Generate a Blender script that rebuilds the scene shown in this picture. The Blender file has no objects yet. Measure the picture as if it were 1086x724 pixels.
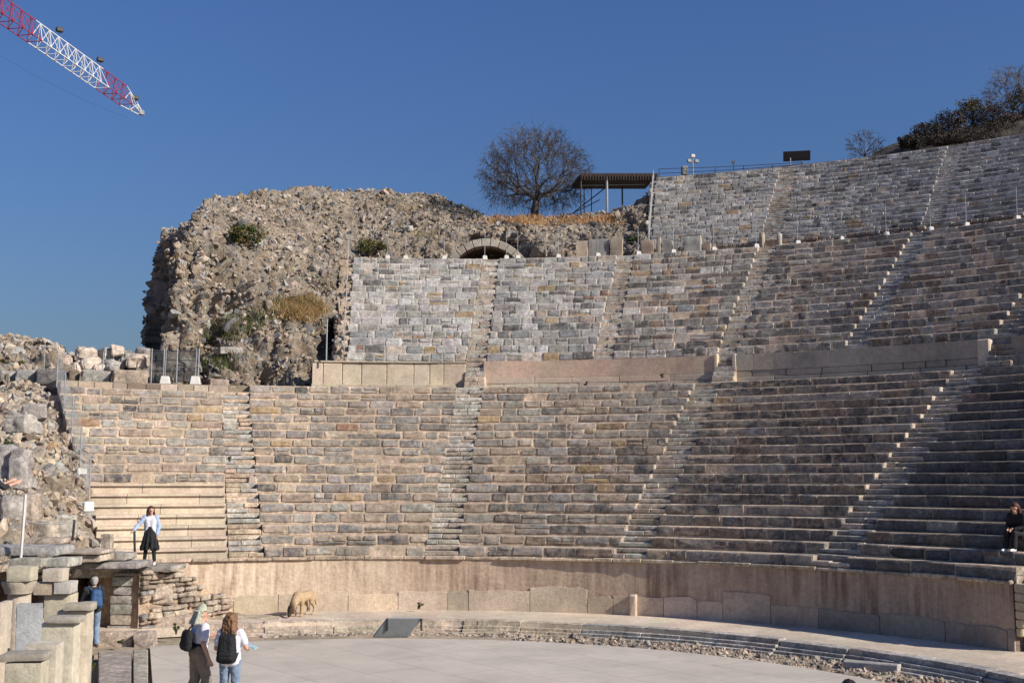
import bpy, math, random
import numpy as np, bmesh
from mathutils import Vector, Matrix, noise as mnoise
random.seed(7); rng = np.random.default_rng(7)
rad, deg = math.radians, math.degrees
scene = bpy.context.scene
COL = scene.collection

# ------------------------------------------------------------------ camera
F_PX = 1215.6; PITCH = 0.12137; AL = 0.16774; CAM_Z = 4.1
CAM = np.array([0.0, -19.04, CAM_Z])
fw = np.array([math.sin(AL)*math.cos(PITCH), math.cos(AL)*math.cos(PITCH), math.sin(PITCH)])
rt = np.array([math.cos(AL), -math.sin(AL), 0.0])
up = np.cross(rt, fw)
def ray(px, py): return fw + rt*((px-543)/F_PX) + up*((362-py)/F_PX)
def at(px, py, D): return CAM + D*ray(px, py)
def on_z(px, py, z):
    d = ray(px, py); return CAM + d*((z-CAM_Z)/d[2])
def on_cyl(px, py, R):
    d = ray(px, py); a = d[0]**2+d[1]**2; b = CAM[0]*d[0]+CAM[1]*d[1]; c = CAM[0]**2+CAM[1]**2-R*R
    return CAM + d*((-b+math.sqrt(max(b*b-a*c, 0)))/a)
def proj(p):
    v = np.asarray(p)-CAM; d = v@fw
    return 543+F_PX*(v@rt)/d, 362-F_PX*(v@up)/d
def P(th, R, z):
    t = rad(th); return np.array([R*math.sin(t), R*math.cos(t), z])
def th_px(px, R, z):
    lo, hi = -70.0, 100.0
    for _ in range(45):
        m = (lo+hi)/2
        if proj(P(m, R, z))[0] < px: lo = m
        else: hi = m
    return lo

# ------------------------------------------------------------------ materials
def nodes(name):
    m = bpy.data.materials.new(name); m.use_nodes = True
    nt = m.node_tree; b = nt.nodes['Principled BSDF']
    return m, nt, b
def L(nt, a, b): nt.links.new(a, b)
def nz(nt, scale, detail=5, rough=.6, vec=None):
    n = nt.nodes.new('ShaderNodeTexNoise'); n.inputs['Scale'].default_value = scale
    n.inputs['Detail'].default_value = detail; n.inputs['Roughness'].default_value = rough
    if vec is not None: L(nt, vec, n.inputs['Vector'])
    return n
def mapr(nt, val, a, b, c, d):
    n = nt.nodes.new('ShaderNodeMapRange'); n.inputs[1].default_value = a; n.inputs[2].default_value = b
    n.inputs[3].default_value = c; n.inputs[4].default_value = d; L(nt, val, n.inputs[0]); return n.outputs[0]
def mul(nt, col, val):
    n = nt.nodes.new('ShaderNodeVectorMath'); n.operation = 'SCALE'
    L(nt, col, n.inputs[0]); L(nt, val, n.inputs['Scale']); return n.outputs[0]
def mixc(nt, fac, a, b, blend='MIX'):
    n = nt.nodes.new('ShaderNodeMix'); n.data_type = 'RGBA'; n.blend_type = blend
    if isinstance(fac, (int, float)): n.inputs[0].default_value = fac
    else: L(nt, fac, n.inputs[0])
    for s, k in ((a, 6), (b, 7)):
        if isinstance(s, tuple): n.inputs[k].default_value = (*s, 1)
        else: L(nt, s, n.inputs[k])
    return n.outputs[2]
def bump(nt, b, h, strength, dist):
    n = nt.nodes.new('ShaderNodeBump'); n.inputs['Strength'].default_value = strength; n.inputs['Distance'].default_value = dist
    L(nt, h, n.inputs['Height']); L(nt, n.outputs[0], b.inputs['Normal'])
def attr_mat(name, lo=.72, hi=1.22, s1=2.2, s2=14, bs=.7, bd=.03, rough=.95, stain=.0, smear=0, mottle=0, smc=(.45, .36, .275)):
    m, nt, b = nodes(name)
    tc = nt.nodes.new('ShaderNodeTexCoord').outputs['Object']
    at_ = nt.nodes.new('ShaderNodeAttribute'); at_.attribute_name = 'Col'
    n1 = nz(nt, s1, 6, .65, tc); n2 = nz(nt, s2, 6, .7, tc)
    c = mul(nt, at_.outputs['Color'], mapr(nt, n1.outputs['Fac'], .3, .7, lo, hi))
    c = mul(nt, c, mapr(nt, n2.outputs['Fac'], .3, .7, lo+.05, hi-.02))
    if mottle:
        n7 = nz(nt, 6, 10, .85, tc); c = mul(nt, c, mapr(nt, n7.outputs['Fac'], .34, .66, 1-mottle, 1+mottle*.9))
        n8 = nz(nt, .33, 4, .6, tc); c = mul(nt, c, mapr(nt, n8.outputs['Fac'], .35, .65, .84, 1.14))
    if stain:
        n3 = nz(nt, .8, 5, .7, tc)
        c = mixc(nt, mapr(nt, n3.outputs['Fac'], .52, .68, 0, stain), c, (.13, .115, .10))
    if smear:
        n5 = nz(nt, 3.6, 9, .78, tc); c = mixc(nt, mapr(nt, n5.outputs['Fac'], .47, .58, 0, smear), c, smc)
    L(nt, c, b.inputs['Base Color']); b.inputs['Roughness'].default_value = rough
    b.inputs['Specular IOR Level'].default_value = .2
    n4 = nz(nt, s2*1.6, 8, .75, tc)
    bump(nt, b, n4.outputs['Fac'], bs, bd)
    return m
M = {}
M['stone'] = attr_mat('weathered_stone', .62, 1.34, 2.4, 13, .9, .05, stain=.4, mottle=.55)
M['mortared_stone'] = attr_mat('mortared_stone', .62, 1.34, 2.4, 13, .9, .05, stain=.3, smear=.6, mottle=.62)
M['grey_stone'] = attr_mat('grey_stone', .62, 1.34, 2.4, 13, .9, .05, stain=.25, smear=.4, mottle=.6, smc=(.47, .44, .40))
M['marble'] = attr_mat('pale_marble', .8, 1.16, 1.6, 11, .7, .035, stain=.3, mottle=.18)
M['rubble'] = attr_mat('rubble_stone', .7, 1.25, 1.1, 9, 1.0, .07, mottle=.3)
M['earth'] = attr_mat('earth', .7, 1.25, .9, 7, 1.0, .1, mottle=.35)
M['leaf'] = attr_mat('leaf', .7, 1.3, 1.0, 4, .1, .01, .7)
M['bark'] = attr_mat('bark', .7, 1.3, 3, 20, .6, .02)
M['fur'] = attr_mat('fur', .85, 1.15, 6, 60, .5, .01, .9)
def plain(name, col, rough=.7, metal=0, var=.2, s=8, bs=.15, bd=.01):
    m, nt, b = nodes(name); tc = nt.nodes.new('ShaderNodeTexCoord').outputs['Object']
    n = nz(nt, s, 5, .6, tc)
    c0 = tuple(x*(1-var) for x in col); c1 = tuple(min(1, x*(1+var)) for x in col)
    L(nt, mixc(nt, mapr(nt, n.outputs['Fac'], .3, .7, 0, 1), c0, c1), b.inputs['Base Color'])
    b.inputs['Roughness'].default_value = rough; b.inputs['Metallic'].default_value = metal
    b.inputs['Specular IOR Level'].default_value = .3
    bump(nt, b, n.outputs['Fac'], bs, bd)
    M[name] = m; return m
plain('galvanised', (.30, .31, .32), .6, .1, .2)
plain('concrete_white', (.60, .58, .54), .9, 0, .12)
plain('rust', (.05, .033, .028), .8, 0, .4)
plain('dark_steel', (.05, .048, .05), .6, .2, .3)
plain('panel_black', (.018, .018, .022), .35, 0, .2)
plain('board_grey', (.19, .20, .20), .6, 0, .12, 5)
plain('crane_red', (.33, .03, .05), .5, 0, .15)
plain('crane_white', (.75, .74, .72), .5, 0, .08)
plain('dark_mesh', (.055, .057, .063), .7, .1, .2)
plain('skin', (.52, .30, .21), .55, 0, .08, 12)
plain('hair_red', (.06, .018, .014), .6, 0, .4, 60)
plain('hair_brown', (.17, .09, .045), .6, 0, .45, 60)
plain('hair_grey', (.30, .28, .26), .6, 0, .3, 60)
plain('hair_dark', (.02, .014, .012), .5, 0, .3, 60)
plain('cloth_lightblue', (.32, .40, .53), .85, 0, .15, 20, .4, .02)
plain('cloth_white', (.60, .585, .63), .85, 0, .08, 14, .4, .02)
plain('cloth_black', (.012, .012, .014), .8, 0, .3, 20, .4, .02)
plain('cloth_charcoal', (.022, .024, .028), .85, 0, .3, 20, .4, .02)
plain('jeans', (.17, .225, .31), .9, 0, .28, 12, .4, .02)
plain('khaki', (.20, .165, .13), .9, 0, .18, 12, .5, .03)
plain('hat_cloth', (.37, .365, .285), .9, 0, .15, 12, .4, .02)
plain('bag_blue', (.03, .075, .17), .7, 0, .2, 12)
plain('shoe_white', (.75, .74, .72), .6, 0, .06)
plain('shoe_brown', (.07, .045, .03), .7, 0, .2)
plain('paper_blue', (.30, .42, .48), .6, 0, .1)

def make_plaster():
    m, nt, b = nodes('old_plaster')
    uv = nt.nodes.new('ShaderNodeUVMap').outputs[0]
    mp = nt.nodes.new('ShaderNodeMapping'); mp.inputs['Scale'].default_value = (3.4, .30, 1); L(nt, uv, mp.inputs[0])
    st = nz(nt, 1.6, 6, .6, mp.outputs[0]); bl = nz(nt, .55, 5, .6, uv); fine = nz(nt, 9, 6, .7, uv)
    at_ = nt.nodes.new('ShaderNodeAttribute'); at_.attribute_name = 'Col'
    sm_ = nt.nodes.new('ShaderNodeMath'); sm_.operation = 'MULTIPLY'; L(nt, mapr(nt, st.outputs['Fac'], .38, .62, 0, 1), sm_.inputs[0]); L(nt, mapr(nt, nz(nt, .33, 4, .6, uv).outputs['Fac'], .36, .62, .25, 1), sm_.inputs[1])
    c = mixc(nt, sm_.outputs[0], (.54, .415, .315), (.235, .16, .115))
    c = mixc(nt, mapr(nt, bl.outputs['Fac'], .5, .68, 0, .7), c, (.60, .475, .36))
    c = mixc(nt, 1.0, c, at_.outputs['Color'], 'MULTIPLY')
    c = mul(nt, c, mapr(nt, fine.outputs['Fac'], .3, .7, .8, 1.18))
    L(nt, c, b.inputs['Base Color']); b.inputs['Roughness'].default_value = .92; b.inputs['Specular IOR Level'].default_value = .2
    bump(nt, b, fine.outputs['Fac'], .7, .03)
    M['plaster'] = m
make_plaster()
def make_paving():
    m, nt, b = nodes('orchestra_paving')
    tc = nt.nodes.new('ShaderNodeTexCoord').outputs['Object']
    mp = nt.nodes.new('ShaderNodeMapping'); mp.inputs['Rotation'].default_value = (0, 0, rad(62)); L(nt, tc, mp.inputs[0])
    br = nt.nodes.new('ShaderNodeTexBrick'); L(nt, mp.outputs[0], br.inputs['Vector'])
    br.inputs['Color1'].default_value = (.475, .42, .352, 1); br.inputs['Color2'].default_value = (.50, .445, .376, 1); br.inputs['Mortar'].default_value = (.34, .295, .25, 1)
    br.inputs['Scale'].default_value = 1; br.inputs['Mortar Size'].default_value = .026; br.inputs['Mortar Smooth'].default_value = .8
    br.inputs['Brick Width'].default_value = 2.6; br.inputs['Row Height'].default_value = 1.35; br.inputs['Bias'].default_value = 0
    n = nz(nt, .7, 6, .65, tc); n2 = nz(nt, 16, 5, .7, tc)
    c = mul(nt, br.outputs['Color'], mapr(nt, n.outputs['Fac'], .3, .7, .82, 1.12)); n9 = nz(nt, .18, 6, .7, tc); c = mixc(nt, mapr(nt, n9.outputs['Fac'], .45, .65, 0, .5), c, (.50, .43, .35))
    c = mul(nt, c, mapr(nt, n2.outputs['Fac'], .3, .7, .93, 1.05))
    sp = nz(nt, 2.3, 4, .5, tc)
    c = mixc(nt, mapr(nt, sp.outputs['Fac'], .66, .72, 0, .4), c, (.24, .185, .135)); sp2 = nz(nt, 7, 4, .5, tc); c = mixc(nt, mapr(nt, sp2.outputs['Fac'], .70, .75, 0, .5), c, (.24, .19, .15))
    L(nt, c, b.inputs['Base Color']); b.inputs['Roughness'].default_value = .8
    bump(nt, b, n2.outputs['Fac'], .25, .01); M['paving'] = m
make_paving()

# ------------------------------------------------------------------ mesh builder
TA = []
def _tmpl():
    ids = {}; par = []
    def vid(c, ax):
        k = (c, ax)
        if k not in ids: ids[k] = len(par); par.append(k)
        return ids[k]
    corners = [(x, y, z) for z in (0, 1) for y in (0, 1) for x in (0, 1)]
    for c in corners:
        for ax in range(3): vid(c, ax)
    faces = []
    C = np.array([.5, .5, .5])
    def pos(k, e=.1):
        c, ax = k; return np.array([c[i] if i == ax else (e if c[i] == 0 else 1-e) for i in range(3)])
    def addf(f):
        pts = [pos(par[i]) for i in f]; n = np.cross(pts[1]-pts[0], pts[2]-pts[0])
        if n@(np.mean(pts, axis=0)-C) < 0: f = f[::-1]
        faces.append(tuple(f))
    for ax in range(3):
        o = [i for i in range(3) if i != ax]
        for s in (0, 1):
            q = []
            for a, b2 in ((0, 0), (1, 0), (1, 1), (0, 1)):
                c = [0, 0, 0]; c[ax] = s; c[o[0]] = a; c[o[1]] = b2; q.append(vid(tuple(c), ax))
            addf(q)
    for ax in range(3):
        o = [i for i in range(3) if i != ax]
        for a in (0, 1):
            for b2 in (0, 1):
                c0 = [0, 0, 0]; c0[o[0]] = a; c0[o[1]] = b2; c1 = list(c0); c1[ax] = 1
                c0, c1 = tuple(c0), tuple(c1)
                addf([vid(c0, o[0]), vid(c1, o[0]), vid(c1, o[1]), vid(c0, o[1])])
    for c in corners: addf([vid(c, 0), vid(c, 1), vid(c, 2)])
    return par, faces
CH_PAR, CH_FACES = _tmpl()

class MB:
    def __init__(s): s.V = []; s.F = []; s.C = []; s.n = 0; s.UV = None
    def add(s, verts, faces, col):
        verts = np.asarray(verts, float).reshape(-1, 3); n = s.n
        s.V.append(verts); s.F += [tuple(i+n for i in f) for f in faces]
        if isinstance(col, list): s.C += col
        else: s.C += [tuple(col)]*len(faces)
        s.n += len(verts)
    def hexa(s, c8, col, ch=.015):
        """c8: 8 corners, index x + 2*y + 4*z ; chamfered block"""
        c = np.asarray(c8, float)
        lx = max(np.linalg.norm(c[1]-c[0]), 1e-4); ly = max(np.linalg.norm(c[2]-c[0]), 1e-4); lz = max(np.linalg.norm(c[4]-c[0]), 1e-4)
        e = [min(.35, ch/lx), min(.35, ch/ly), min(.35, ch/lz)]
        out = np.empty((24, 3))
        for i, (cc, ax) in enumerate(CH_PAR):
            t = [cc[k] if k == ax else (e[k] if cc[k] == 0 else 1-e[k]) for k in range(3)]
            x, y, z = t
            w = np.array([(1-x)*(1-y)*(1-z), x*(1-y)*(1-z), (1-x)*y*(1-z), x*y*(1-z), (1-x)*(1-y)*z, x*(1-y)*z, (1-x)*y*z, x*y*z])
            out[i] = w@c
        s.add(out, CH_FACES, col)
    def box(s, cen, size, col, rot=None, ch=.01, jit=0):
        sx, sy, sz = [x/2 for x in size]
        c = np.array([(x*sx, y*sy, z*sz) for z in (-1, 1) for y in (-1, 1) for x in (-1, 1)], float)
        if jit: c += rng.normal(0, jit, c.shape)
        if rot is not None: c = c@np.array(rot).T
        s.hexa(c+np.asarray(cen), col, ch)
    def tube(s, pts, rs, col, n=6, cap=True):
        pts = [np.asarray(p, float) for p in pts]
        if isinstance(rs, (int, float)): rs = [rs]*len(pts)
        V = []; F = []
        t = pts[-1]-pts[0]; t = t/(np.linalg.norm(t)+1e-9)
        a = np.cross(t, [0, 0, 1.] if abs(t[2]) < .9 else [1., 0, 0]); a /= np.linalg.norm(a); 
        for i, p in enumerate(pts):
            d = pts[min(i+1, len(pts)-1)]-pts[max(i-1, 0)]; d = d/(np.linalg.norm(d)+1e-9)
            b = np.cross(d, a); b /= (np.linalg.norm(b)+1e-9); a2 = np.cross(b, d)
            for k in range(n):
                an = 2*math.pi*k/n; V.append(p+rs[i]*(math.cos(an)*a2+math.sin(an)*b))
        for i in range(len(pts)-1):
            for k in range(n):
                k2 = (k+1) % n; F.append((i*n+k, i*n+k2, (i+1)*n+k2, (i+1)*n+k))
        if cap:
            F.append(tuple(range(n))[::-1]); F.append(tuple((len(pts)-1)*n+k for k in range(n)))
        s.add(V, F, col)
    def capsule(s, p0, r0, p1, r1, n=12, m=4, col=(1, 1, 1)):
        p0 = np.asarray(p0, float); p1 = np.asarray(p1, float)
        d = p1-p0; ln = np.linalg.norm(d); d = d/ln if ln > 1e-6 else np.array([0, 0, 1.])
        a = np.cross(d, [0, 0, 1.] if abs(d[2]) < .9 else [1., 0, 0]); a /= np.linalg.norm(a); b = np.cross(d, a)
        V = [p0-d*r0]; F = []; rings = []
        for i in range(1, m+1):
            t = math.pi/2*(1-i/m); rings.append((p0-d*r0*math.sin(t), r0*math.cos(t)))
        for i in range(0, m):
            t = math.pi/2*(i/m); rings.append((p1+d*r1*math.sin(t), r1*math.cos(t)))
        for c, r in rings:
            for k in range(n): an = 2*math.pi*k/n; V.append(c+r*(math.cos(an)*a+math.sin(an)*b))
        V.append(p1+d*r1); e = len(V)-1
        for k in range(n):
            k2 = (k+1) % n; F.append((0, 1+k2, 1+k))
            for i in range(len(rings)-1): F.append((1+i*n+k, 1+i*n+k2, 1+(i+1)*n+k2, 1+(i+1)*n+k))
            F.append((e, 1+(len(rings)-1)*n+k, 1+(len(rings)-1)*n+k2))
        s.add(V, F, col)
    def build(s, name, mat, parent=None, smooth=False, origin=None):
        me = bpy.data.meshes.new(name)
        V = np.concatenate(s.V) if s.V else np.zeros((0, 3))
        org = np.zeros(3) if origin is None else np.asarray(origin, float)
        me.from_pydata((V-org).tolist(), [], s.F)
        at_ = me.color_attributes.new('Col', 'FLOAT_COLOR', 'CORNER')
        cnt = np.array([len(f) for f in s.F]); c = np.array([(x[0], x[1], x[2], 1) for x in s.C], np.float32)
        at_.data.foreach_set('color', np.repeat(c, cnt, axis=0).ravel())
        if s.UV is not None:
            uv = me.uv_layers.new(name='UVMap'); uvp = np.asarray(s.UV, np.float32)
            idx = np.empty(len(me.loops), np.int32); me.loops.foreach_get('vertex_index', idx)
            uv.data.foreach_set('uv', uvp[idx].ravel())
        if getattr(s, 'weld', False):
            bm = bmesh.new(); bm.from_mesh(me); bmesh.ops.remove_doubles(bm, verts=bm.verts, dist=.0015); bm.to_mesh(me); bm.free(); me.shade_smooth(); me.set_sharp_from_angle(angle=rad(28))
        if smooth: me.shade_smooth()
        o = bpy.data.objects.new(name, me); COL.objects.link(o); me.materials.append(M[mat])
        o.location = org
        if parent is not None:
            o.parent = parent; o.location = org-np.array(parent.get('_w', (0, 0, 0)))
        o['_w'] = [float(x) for x in org]
        return o
def tag(o, label=None, cat=None, group=None, kind=None):
    if label: o['label'] = label
    if cat: o['category'] = cat
    if group: o['group'] = group
    if kind: o['kind'] = kind
    return o
def empty(name, loc, label, cat, group=None, rotz=0):
    o = bpy.data.objects.new(name, None); COL.objects.link(o); o.location = loc; o.rotation_euler = (0, 0, rotz)
    o.empty_display_size = .2; o['_w'] = [float(x) for x in loc]
    return tag(o, label, cat, group)
def local_empty(*a, **k):
    o = empty(*a, **k); o['_w'] = [0., 0., 0.]; return o
def rz(a): c, s_ = math.cos(a), math.sin(a); return np.array([[c, -s_, 0], [s_, c, 0], [0, 0, 1.]])
def rrot():
    q = rng.normal(size=4); q /= np.linalg.norm(q); w, x, y, z = q
    return np.array([[1-2*(y*y+z*z), 2*(x*y-z*w), 2*(x*z+y*w)], [2*(x*y+z*w), 1-2*(x*x+z*z), 2*(y*z-x*w)], [2*(x*z-y*w), 2*(y*z+x*w), 1-2*(x*x+y*y)]])
def jc(c, v=.12):
    k = 1+random.uniform(-v, v); return tuple(min(.9, x*k*(1+random.uniform(-.03, .03))) for x in c)

def rough_box(mb, cen, size, col, rot=None, r=.03, amp=.02, seed=0, cell=.06):
    h = np.array(size, float)/2; r = min(r, h.min()*.8)*(.45 if r < .1 else .8); cen = np.asarray(cen, float); Rm = np.eye(3) if rot is None else np.array(rot)
    for ax in range(3):
        o = [i for i in range(3) if i != ax]
        nu = int(np.clip(size[o[0]]/cell, 3, 22)); nv = int(np.clip(size[o[1]]/cell, 3, 22))
        for sg in (-1, 1):
            V = []; F = []
            for i in range(nu+1):
                for j in range(nv+1):
                    p = np.zeros(3); p[ax] = sg*h[ax]; p[o[0]] = h[o[0]]*(2*i/nu-1); p[o[1]] = h[o[1]]*(2*j/nv-1)
                    q = np.clip(p, -(h-r), h-r); d = p-q; l = np.linalg.norm(d); p2 = q+d/l*r
                    w_ = Rm@p2+cen; nn_ = Rm@(d/l)
                    e = mnoise.fractal(Vector(w_)*2.2+Vector((seed, 0, 0)), .8, 2.1, 4)
                    nrm = (np.abs(p)/h > .93).sum()
                    V.append(w_+nn_*amp*(e-.3*(nrm > 1)-.9*max(0, e-.35)*(nrm > 1)))
            for i in range(nu):
                for j in range(nv):
                    a = i*(nv+1)+j; f = (a, a+nv+1, a+nv+2, a+1); F.append(f if (sg > 0) == (ax != 1) else f[::-1])
            mb.add(V, F, col)
    mb.weld = True
# angular stones
import bmesh
STONES = []
for _ in range(16):
    bm = bmesh.new()
    for i in range(16):
        v = rng.normal(size=3); v /= np.linalg.norm(v); v = v/np.max(np.abs(v))**.6
        v *= random.uniform(.85, 1.1); bm.verts.new(v*.5)
    r = bmesh.ops.convex_hull(bm, input=bm.verts)
    bmesh.ops.delete(bm, geom=[g for g in r['geom_unused'] if isinstance(g, bmesh.types.BMVert)], context='VERTS')
    bmesh.ops.dissolve_limit(bm, angle_limit=rad(14), verts=bm.verts, edges=bm.edges)
    bmesh.ops.recalc_face_normals(bm, faces=bm.faces)
    bm.verts.index_update()
    STONES.append((np.array([v.co[:] for v in bm.verts]), [tuple(v.index for v in f.verts) for f in bm.faces])); bm.free()
def stone(mb, pos, size, col, flat=1.0, rot=None):
    V, Fc = random.choice(STONES)
    sz = np.array(size if hasattr(size, '__len__') else (size*random.uniform(.8, 1.4), size*random.uniform(.7, 1.1), size*random.uniform(.6, 1)*flat))
    v = V*sz
    v = v@(rrot() if rot is None else rot).T
    mb.add(v+np.asarray(pos), Fc, col)

GREY = (.315, .297, .272); BLUE = (.225, .221, .213); DARK = (.135, .13, .128); TAN = (.37, .295, .23); PALE = (.465, .385, .31)
OCHRE = (.38, .275, .16); RUST = (.34, .205, .135); MORTAR = (.55, .43, .32); MORTAR2 = (.33, .265, .2); CREAM = (.545, .445, .34); BROWN = (.22, .165, .125); LGREY = (.43, .405, .37)
def pick(pal):
    r = random.random()*sum(w for _, w in pal)
    for c, w in pal:
        r -= w
        if r <= 0: return jc(c, .16)
    return jc(pal[-1][0])
WGREY = (.33, .30, .262); NEUT = (.17, .162, .152)
PAL_L1 = [(GREY, 5), (WGREY, 5.5), (BLUE, 1.2), (TAN, 3), (PALE, 2.2), (OCHRE, .7), (RUST, .3), (DARK, .6), ((.23, .215, .2), 2)]
PAL_L2 = [(GREY, 4), (BLUE, 2), (WGREY, 4), (TAN, 1.5), (OCHRE, .4), (DARK, 3), (BROWN, 1.5), (NEUT, 2.5)]
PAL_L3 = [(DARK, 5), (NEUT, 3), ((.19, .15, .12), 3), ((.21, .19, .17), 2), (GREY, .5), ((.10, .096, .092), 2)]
UG = (.48, .46, .44); UB = (.27, .272, .275)
PAL_U1 = [(UG, 6), (LGREY, 3), (GREY, 3), (UB, 3.5), (PALE, 1), (OCHRE, .8), (RUST, .4), (DARK, 1.6)]
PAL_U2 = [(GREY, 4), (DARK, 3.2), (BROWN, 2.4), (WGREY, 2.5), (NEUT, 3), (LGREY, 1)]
PAL_T = [(UG, 5), (LGREY, 4), (GREY, 3), (UB, 2.5), (DARK, 2.2), (PALE, .8), (OCHRE, .25)]

def stone_front(mb, mapf, col, W, H, depth, ch=.02, jit=.014):
    """irregular block: mapf(a,b,d) -> world; a along (0..1), b up (0..1), d metres inwards"""
    na = 3 if W > .7 else 2
    ring_ = [(a/na, 0) for a in range(na)]+[(1, 0), (1, .5)]+[(1-a/na, 1) for a in range(na)]+[(0, 1), (0, .5)]
    n = len(ring_); cut = random.uniform(.15, .5); out = []
    for (a, b) in ring_:
        corner = a in (0, 1) and b in (0, 1)
        ja = random.uniform(-jit, jit)/W; jb = random.uniform(-jit, jit*.6)/H
        if corner: ja += (ch*cut/W)*(1 if a == 0 else -1)*random.uniform(0, 3); jb += (ch*cut/H)*(1 if b == 0 else -1)*random.uniform(0, 2)
        out.append((a+ja, b+jb))
    V = []; cx, cy = random.uniform(.35, .65), random.uniform(.35, .6)
    for (a, b) in out: V.append(mapf(a, b, depth))
    for (a, b) in out: V.append(mapf(a, b, ch*random.uniform(.7, 1.5)))
    ia, ib = min(.3, ch*.9/W), min(.3, ch*.9/H)
    for (a, b) in out: V.append(mapf(a+(cx-a)*2*ia, b+(cy-b)*2*ib, random.uniform(-.006, .008)))
    V.append(mapf(cx, cy, random.uniform(-.018, .012)))
    F = []
    for i in range(n):
        j = (i+1) % n
        F += [(i, j, n+j, n+i), (n+i, n+j, 2*n+j, 2*n+i), (2*n+i, 2*n+j, 3*n)]
    mb.add(V, F, col)
def wob(th, k): return mnoise.noise(Vector((th*.11, k*3.7, 1.3)))
def row_mesh(thfn0, thfn1, R, z, rise, tread, pal, bw=(.5, 1.15), mortar=MORTAR, gap=.045, zgap=.05, rj=.009, depth=.26, miss=.02, ch=.02, endcol=None, key=0, split=.1):
    mb = MB(); t0, t1 = thfn0(R), thfn1(R)
    arc = rad(t1-t0)*R
    # mortar bed and tread (solid core)
    n = max(2, int(arc/.5)); dz = [.02*wob(t0+(t1-t0)*i/n, key) for i in range(n+1)]
    V = []; F = []; cols = []
    for i in range(n+1):
        t = t0+(t1-t0)*i/n; e = .012*wob(t*3, key+9)
        V += [P(t, R+.03+e, z-.25+dz[i]), P(t, R+.03+e, z+rise-.03+dz[i]), P(t, R+.06, z+rise-.012+dz[i]), P(t, R+tread+.16, z+rise-.010+dz[i]), P(t, R+tread+.16, z-.25)]
    for i in range(n):
        a = i*5; b = a+5
        for k in range(5): F.append((a+k, b+k, b+(k+1) % 5, a+(k+1) % 5)); cols.append(jc(mortar, .1))
    F.append((0, 1, 2, 3, 4)); F.append((n*5+4, n*5+3, n*5+2, n*5+1, n*5)); cols += [endcol or mortar]*2
    mb.add(V, F, cols)
    s = 0.0; first = True
    while s < arc-.12:
        w = random.uniform(*bw); 
        if arc-s-w < .3: w = arc-s
        last = s+w > arc-.05
        g = gap*random.uniform(.5, 1.4)
        if random.random() < miss and not (first or last): s += w; first = False; continue
        a0 = t0+deg((s+(0 if first else g/2))/R); a1 = t0+deg((s+w-(0 if last else g/2))/R)
        zz0 = z+zgap*random.uniform(.2, 1.1)+.02*wob(a0, key); zz1 = z+rise-(random.uniform(0, .03) if random.random() < .8 else random.uniform(.03, .09))+.02*wob(a0, key)
        r0 = R+random.uniform(-rj, rj)*1.3; r1 = r0+random.uniform(-.008, .018); d = depth*random.uniform(.8, 1.2)
        c = pick(pal); H_ = zz1-zz0; lean = r1-r0; W_ = rad(a1-a0)*R
        def mf(a, b_, d_, a0=a0, a1=a1, r0=r0, zz0=zz0, H_=H_, lean=lean, W_=W_):
            if first: a = max(a, -.01)
            return P(a0+(a1-a0)*a, r0+lean*b_+d_, zz0+H_*b_)
        if random.random() < split and not (first or last):
            h_ = random.uniform(.4, .6)
            stone_front(mb, lambda a, b, d_: mf(a, b*(h_-.05), d_), c, W_, H_*(h_-.05), d, ch, .014)
            if W_ > .6 and random.random() < .6:
                w1_ = random.uniform(.35, .65); c2 = pick(pal)
                stone_front(mb, lambda a, b, d_: mf(a*(w1_-.03), h_+b*(1-h_), d_), c2, W_*w1_, H_*(1-h_), d, ch, .014)
                stone_front(mb, lambda a, b, d_: mf(w1_+.03+a*(.97-w1_), h_+b*(1-h_), d_), pick(pal), W_*(1-w1_), H_*(1-h_), d, ch, .014)
            else: stone_front(mb, lambda a, b, d_: mf(a, h_+b*(1-h_), d_), pick(pal), W_, H_*(1-h_), d, ch, .014)
        else: stone_front(mb, mf, c, W_, H_, d, ch*random.uniform(.8, 1.8), .010 if mortar is MORTAR2 else .018)
        s += w; first = False
    return mb

Z_BASE, Z_POD, Z_S1, Z_WT, Z_S2, Z_S3 = .20, 1.81, 7.85, 9.19, 15.66, 21.59
R_POD = 17.0
S1 = dict(R0=17.05, z0=Z_POD, n=19, tread=(27.36-17.0)/19, rise=(Z_S1-Z_POD)/19)
S2 = dict(R0=30.25, z0=Z_WT-.02, n=16, tread=(40.8-30.25)/16, rise=(Z_S2-Z_WT+.02)/16)
S3 = dict(R0=43.35, z0=16.55, n=18, tread=(47.74-43.35)/18, rise=(Z_S3-16.55)/18)
def lin(th0, R0, th1, R1):
    return lambda R: th0+(th1-th0)*(R-R0)/(R1-R0)
def stair_line(S, pb, pt):
    Ra, Rb = S['R0'], S['R0']+S['n']*S['tread']
    return lin(th_px(pb, Ra, S['z0']), Ra, th_px(pt, Rb, S['z0']+S['n']*S['rise']), Rb)
def const(t): return lambda R: t
def off(fn, w): return lambda R: fn(R)+deg(w/R)

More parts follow.
